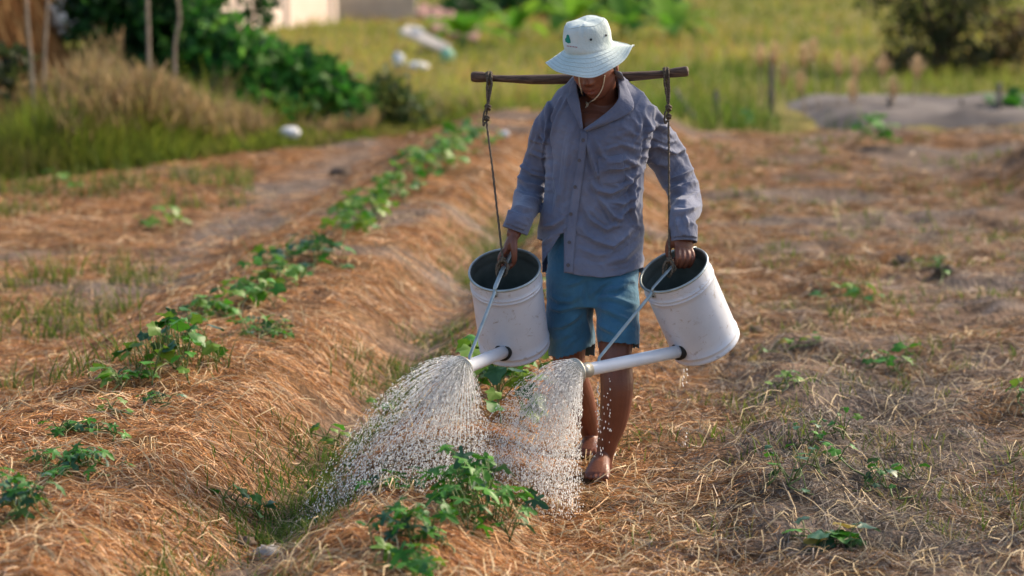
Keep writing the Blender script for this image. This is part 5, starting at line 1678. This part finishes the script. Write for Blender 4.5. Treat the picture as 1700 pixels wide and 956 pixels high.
# scrap: rusty sheets, pale planks, white and mint plastic
def slab(name, corners, th, m, label, cat, group=None, wave=.5):
    c = [Vector(q) for q in corners]
    nrm = (c[1] - c[0]).cross(c[3] - c[0]).normalized()
    nx, ny = 10, 5
    V = []
    for s_ in (0, 1):
        for i in range(nx + 1):
            for j in range(ny + 1):
                a = c[0].lerp(c[1], i / nx).lerp(c[3].lerp(c[2], i / nx), j / ny)
                V.append(tuple(a + nrm * (wave * th * math.sin(i * 2.4) + (th if s_ else 0))))
    m_ = (nx + 1) * (ny + 1)
    idx = lambda s_, i, j: s_ * m_ + i * (ny + 1) + j
    F = []
    for i in range(nx):
        for j in range(ny):
            F.append((idx(0, i, j), idx(0, i, j + 1), idx(0, i + 1, j + 1), idx(0, i + 1, j)))
            F.append((idx(1, i, j), idx(1, i + 1, j), idx(1, i + 1, j + 1), idx(1, i, j + 1)))
    for i in range(nx):
        F.append((idx(0, i, 0), idx(0, i + 1, 0), idx(1, i + 1, 0), idx(1, i, 0))); F.append((idx(0, i, ny), idx(1, i, ny), idx(1, i + 1, ny), idx(0, i + 1, ny)))
    for j in range(ny):
        F.append((idx(0, 0, j), idx(1, 0, j), idx(1, 0, j + 1), idx(0, 0, j + 1))); F.append((idx(0, nx, j), idx(0, nx, j + 1), idx(1, nx, j + 1), idx(1, nx, j)))
    return tag(build(name, V, F, m, None, smooth=False, base=tuple(c[0])), label, cat, group)
rust_m = noise_mat('rusty_sheet', (.17, .075, .055), (.30, .17, .14), 3, .8, .3, .2)
slab('metal_sheet', [P(688, 26, 47), P(782, 56, 46.5), P(786, 34, 47.5), P(696, 8, 48.5)], .05, rust_m, 'rust red sheet on top of the scrap pile', 'metal sheet', 'scrap behind the grass')
slab('metal_sheet', [P(715, 52, 46), P(792, 72, 44), P(797, 50, 46), P(722, 30, 47.5)], .05, rust_m, 'dark rusty sheet underneath the scrap pile', 'metal sheet', 'scrap behind the grass')
pale_m = noise_mat('pale_plank', (.52, .45, .38), (.66, .60, .52), 4, .85, .1, .2)
white_m = noise_mat('white_plastic', (.72, .72, .72), (.82, .82, .82), 6, .4, .4, .2)
mint_m = noise_mat('mint_plastic', (.22, .55, .38), (.34, .68, .50), 6, .4, .4, .1)
slab('plank', [P(668, 58, 41.5), P(742, 92, 40), P(748, 80, 40.3), P(676, 46, 42)], .05, pale_m, 'pale plank leaning in the grass below the scrap', 'plank', wave=.04)
def bag(px, Y, ru, rv, m, label, name='plastic_bag', cat='bag', drop=0.):
    g_ = ground_at(px[0], px[1] + rv * .9 + drop); k = g_.y / FPX      # it lies on the ground
    c = Vector((g_.x, g_.y, g_.z + (rv * .75 + drop * .8) * k))
    V, F = ellipsoid((0, 0, 0), (1, 1, 1), None, 22, 14)
    cr = lambda x, y, z: 1 + .22 * math.sin(7 * z + 3 * y + px[0]) * math.sin(5 * x + px[1]) + .16 * math.sin(13 * x - 9 * z + px[1]) + .08 * math.sin(21 * z + 17 * x)
    V = [(x * cr(x, y, z) * ru * k + c.x, y * cr(x, y, z) * ru * k * .8 + c.y, max(z * cr(z, x, y), -.8) * rv * k + c.z) for x, y, z in V]
    tag(build(name, V, F, m, None, base=(c.x, c.y, c.z)), label, cat, 'litter in the grass')
bag((685, 54), 33.4, 22, 9, white_m, 'white plastic on the upper end of the pale plank')
bag((743, 92), 32.3, 11, 13, mint_m, 'mint green plastic tub at the lower end of the pale plank', 'plastic_tub', 'tub')
bag((662, 98), 31.0, 9, 13, white_m, 'small white bag in the grass left of the mint tub', drop=6.)
bag((694, 110), 30.5, 18, 8, white_m, 'flat white bag in the grass below the pale plank')
bag((482, 216), 22.3, 17, 11, white_m, 'crumpled white plastic bag in the grass by the field', drop=17.)
bag((838, 222), 25.5, 8, 6, white_m, 'tiny pale bag on the ground left of the man\'s sleeve')

# banana plants at the top, behind the man
ban_m = leaf_mat('banana_leaf', (.07, .22, .02), (.24, .44, .04), .6, .2, .5, 6.)
bst_m = noise_mat('banana_stem', (.14, .20, .05), (.28, .30, .10), 5, .7, .2)
def banana(u, v, Y, h, n, label, seed):
    r = np.random.default_rng(seed)
    x = P(u, v, Y).x
    b = Vector((x, Y, hz(x, Y) - .05))
    root = empty('banana_plant', b, label, 'banana plant', 'banana plants at the far side')
    build('trunk', *tube([b, b + Vector((.03, 0, h * .14)), b + Vector((.05, 0, h * .26))], [.09, .075, .05], 10), bst_m, root)
    top = b + Vector((.05, 0, h * .24))
    for k in range(n):
        a = 2 * math.pi * (k + r.uniform(0, .6)) / n
        L = h * r.uniform(.55, .9); rise = r.uniform(.35, 1.1)
        W = L * r.uniform(.14, .19)
        V, F = [], []
        m = 14
        sd = Vector((-math.sin(a), math.cos(a), 0))
        for i in range(m + 1):
            t = i / m
            rad = L * (t * .9); z = L * (rise * t - (.35 + .5 * (1 - rise)) * t * t) * 1.1
            c = top + Vector((math.cos(a) * rad, math.sin(a) * rad, z))
            w = W * (0.10 + math.sin(math.pi * min(1, t * 1.02)) ** .6) * (0.12 if t < .12 else 1)
            V += [tuple(c - sd * w + Vector((0, 0, .25 * w))), tuple(c), tuple(c + sd * w + Vector((0, 0, .25 * w)))]
        for i in range(m):
            for j in (0, 1):
                F.append((3 * i + j, 3 * i + j + 1, 3 * i + j + 4, 3 * i + j + 3))
        build('leaf', V, F, ban_m, root)
    return root
banana(765, 60, 42, 1.0, 11, 'bright banana plant at top left of the hat', 1)
banana(850, 45, 44, .95, 11, 'banana plant just left of the hat at the top edge', 2)
banana(945, 60, 46, 1.2, 12, 'banana plant partly hidden behind the hat', 3)
banana(1030, 55, 45, 1.0, 11, 'banana plant right of the hat at the top edge', 4)
banana(1108, 55, 44, 1.0, 11, 'rightmost banana plant at the top edge', 5)
bush('hedge_bush', (P(880, 10, 56).x, 56, hz(0, 56)), [clump_px(800, 6, 56, 60, 24, 1.2), clump_px(880, 8, 56, 60, 26, 1.2), clump_px(985, 20, 56, 60, 34, 1.2)], 3600, .22, DG,
     [([(P(880, 10, 56).x, 56, hz(0, 56)), tuple(P(880, -20, 56))], .08, .03)], 'dark bush behind the banana plants above the hat', 'bush', None, 8)
bush('hedge_bush', (P(1060, 10, 56).x, 56, hz(1, 56)), [clump_px(1040, 22, 56, 44, 30, 1.2), clump_px(1085, 8, 56, 36, 24, 1.2)], 1700, .22, DG + MG[:1],
     [([(P(1060, 10, 56).x, 56, hz(1, 56)), tuple(P(1060, -20, 56))], .08, .03)], 'dark bush behind the rightmost banana plants', 'bush', None, 9)

# multi-stemmed tree at top right
tb = P(1565, 108, 36.5); tb.z = hz(tb.x, tb.y)
sl = []
tr = np.random.default_rng(12)
for k in range(9):
    u1 = 1500 + 15 * k + tr.normal(0, 8)
    sl.append(([(tb.x + tr.normal(0, .12), 36.5 + tr.normal(0, .12), tb.z), tuple(P(1545 + 5 * k, 60, 36.5)), tuple(P(u1, -10, 36.5 + tr.normal(0, .3))), tuple(P(u1 + 3 * (k - 4), -90, 36.5))], .035, .012))
bush('tree', tb, [clump_px(1555, 20, 36.5, 78, 34, .7), clump_px(1510, 50, 36.4, 40, 34, .5), clump_px(1610, 45, 36.4, 40, 30, .5), clump_px(1555, -50, 36.5, 120, 60, 1.1), clump_px(1480, -20, 36.5, 50, 44, .7), clump_px(1640, -10, 36.5, 50, 40, .7), clump_px(1555, 80, 36.5, 60, 24, .5)], 4200, .075,
     [[.035, .05, .016], [.05, .07, .02], [.02, .03, .012], [.075, .085, .025]], sl, 'dark multi-stemmed tree at the top right', 'tree', None, 13, ('trunk', 'crown'))
for k, (u_, v_, ru, rv, lab) in enumerate(((1500, 105, 36, 16, 'dark scrub at the left foot of the tree'), (1630, 100, 60, 20, 'olive scrub at the right foot of the tree'), (1690, 60, 50, 40, 'brown scrub at the top right corner'))):
    x = P(u_, v_, 35.8)
    bush('scrub', (x.x, x.y, hz(x.x, x.y)), [clump_px(u_, v_, 35.8, ru, rv, .5)], 700, .09, [[.05, .065, .02], [.09, .085, .03], [.03, .035, .015]] if k < 2 else [[.14, .09, .04], [.09, .08, .03]],
         [([(x.x, x.y, hz(x.x, x.y)), tuple(x)], .02, .01)], lab, 'scrub', 'scrub round the tree', 20 + k)

# grey bare bank with a fence, far right
bm_ = noise_mat('bare_grey_earth', (.11, .095, .088), (.20, .175, .16), 1.4, .95, .1, .5, 14)
bx = np.linspace(2.45, 9.5, 60); by = np.linspace(26.2, 30.6, 36)
BX, BYg = np.meshgrid(bx, by)
edge = .06 * vnoise(BX.ravel(), BYg.ravel(), .35, 77) + .04 * vnoise(BX.ravel(), BYg.ravel(), 1.4, 78)
e1 = sst(0, .10, (BX.ravel() - 2.45) / 7) * sst(0, .15, (BYg.ravel() - 26.2) / 4.4) * sst(0, .12, (30.6 - BYg.ravel()) / 4.4)
bz = height(BX.ravel(), BYg.ravel()) + .004 - .10 * (1 - e1) + .04 * e1 + edge * e1
i_ = (np.arange(35)[:, None] * 60 + np.arange(59)[None]).ravel()
tag(link_mesh('earth_bank', np_mesh('earth_bank', np.stack([BX.ravel(), BYg.ravel(), bz], 1), np.stack([i_, i_ + 1, i_ + 61, i_ + 60], 1)), bm_), kind='structure')

def post(u, vt, Y, r, label, lean=0):
    f = foot_of(u + lean, Y); t = P(u, vt, Y)
    stick('fence_post', [f, f.lerp(t, .4), f.lerp(t, .75), t], r, label, 'post', grey_post_m, 'posts along the far field edge')
post(1281, 88, 28.5, .030, 'tall grey post standing among the pale grass plumes')
post(1189, 150, 28.0, .030, 'short pale post right of the man\'s left shoulder')
post(1477, 160, 27.9, .028, 'dark post at the left end of the grey bank')
post(1659, 138, 27.2, .028, 'dark post on the grey bank near the right edge')
post(1597, 165, 28.2, .02, 'thin stake in the middle of the grey bank')
stick('leaning_stick', [foot_of(1165, 27.5), P(1145, 185, 27.8), P(1120, 148, 28.2)], .026, 'grey stick leaning in the grass beside the short pale post', 'stick', grey_post_m)

# feathery pale plumes in front of the green strip
pl_m = attr_mat('pale_plume', .8, .1, .35)
pr_ = np.random.default_rng(44)
for k, (u_, v_, lab) in enumerate(((1285, 88, 'leftmost'), (1300, 122, 'second'), (1335, 90, 'third'), (1350, 82, 'fourth'), (1328, 135, 'fifth'), (1392, 105, 'sixth'), (1420, 112, 'seventh'), (1415, 148, 'eighth'), (1466, 108, 'ninth'), (1483, 145, 'tenth'), (1523, 110, 'rightmost'), (1262, 90, 'far left small'))):
    Y = 28.3 + pr_.uniform(-.4, .5)
    f = foot_of(u_ + pr_.normal(0, 8), Y); t = P(u_, v_ + 14, Y)
    root = empty('grass_plume', f, lab + ' of the pale feathery grass plumes at the far field edge', 'grass plume', 'pale grass plumes')
    build('stem', *tube([Vector(q) for q in spline([tuple(f), tuple(f.lerp(t, .6)), tuple(t)], 8)], .006, 5), cane_m, root)
    n = 150
    tt = pr_.uniform(0, 1, n); ln = .11 * np.sin(np.pi * np.clip(tt, .1, .95))
    a = pr_.uniform(0, 2 * np.pi, n)
    p0 = np.stack([np.full(n, t.x), np.full(n, t.y), t.z - .06 + tt * .22], 1)
    dd = np.stack([np.cos(a) * ln, np.sin(a) * ln, .05 + 0 * a], 1)
    sd = np.stack([-np.sin(a), np.cos(a), 0 * a], 1) * .006
    V = np.stack([p0 - sd, p0 + sd, p0 + dd + sd * .4, p0 + dd - sd * .4], 1).reshape(-1, 3)
    C = np.repeat(np.array([.62, .47, .30]) * pr_.uniform(.7, 1.2, n)[:, None], 4, 0)
    link_mesh('plume', np_mesh('plume', V - np.array(f), np.arange(n * 4).reshape(-1, 4), C), pl_m, root, smooth=False)
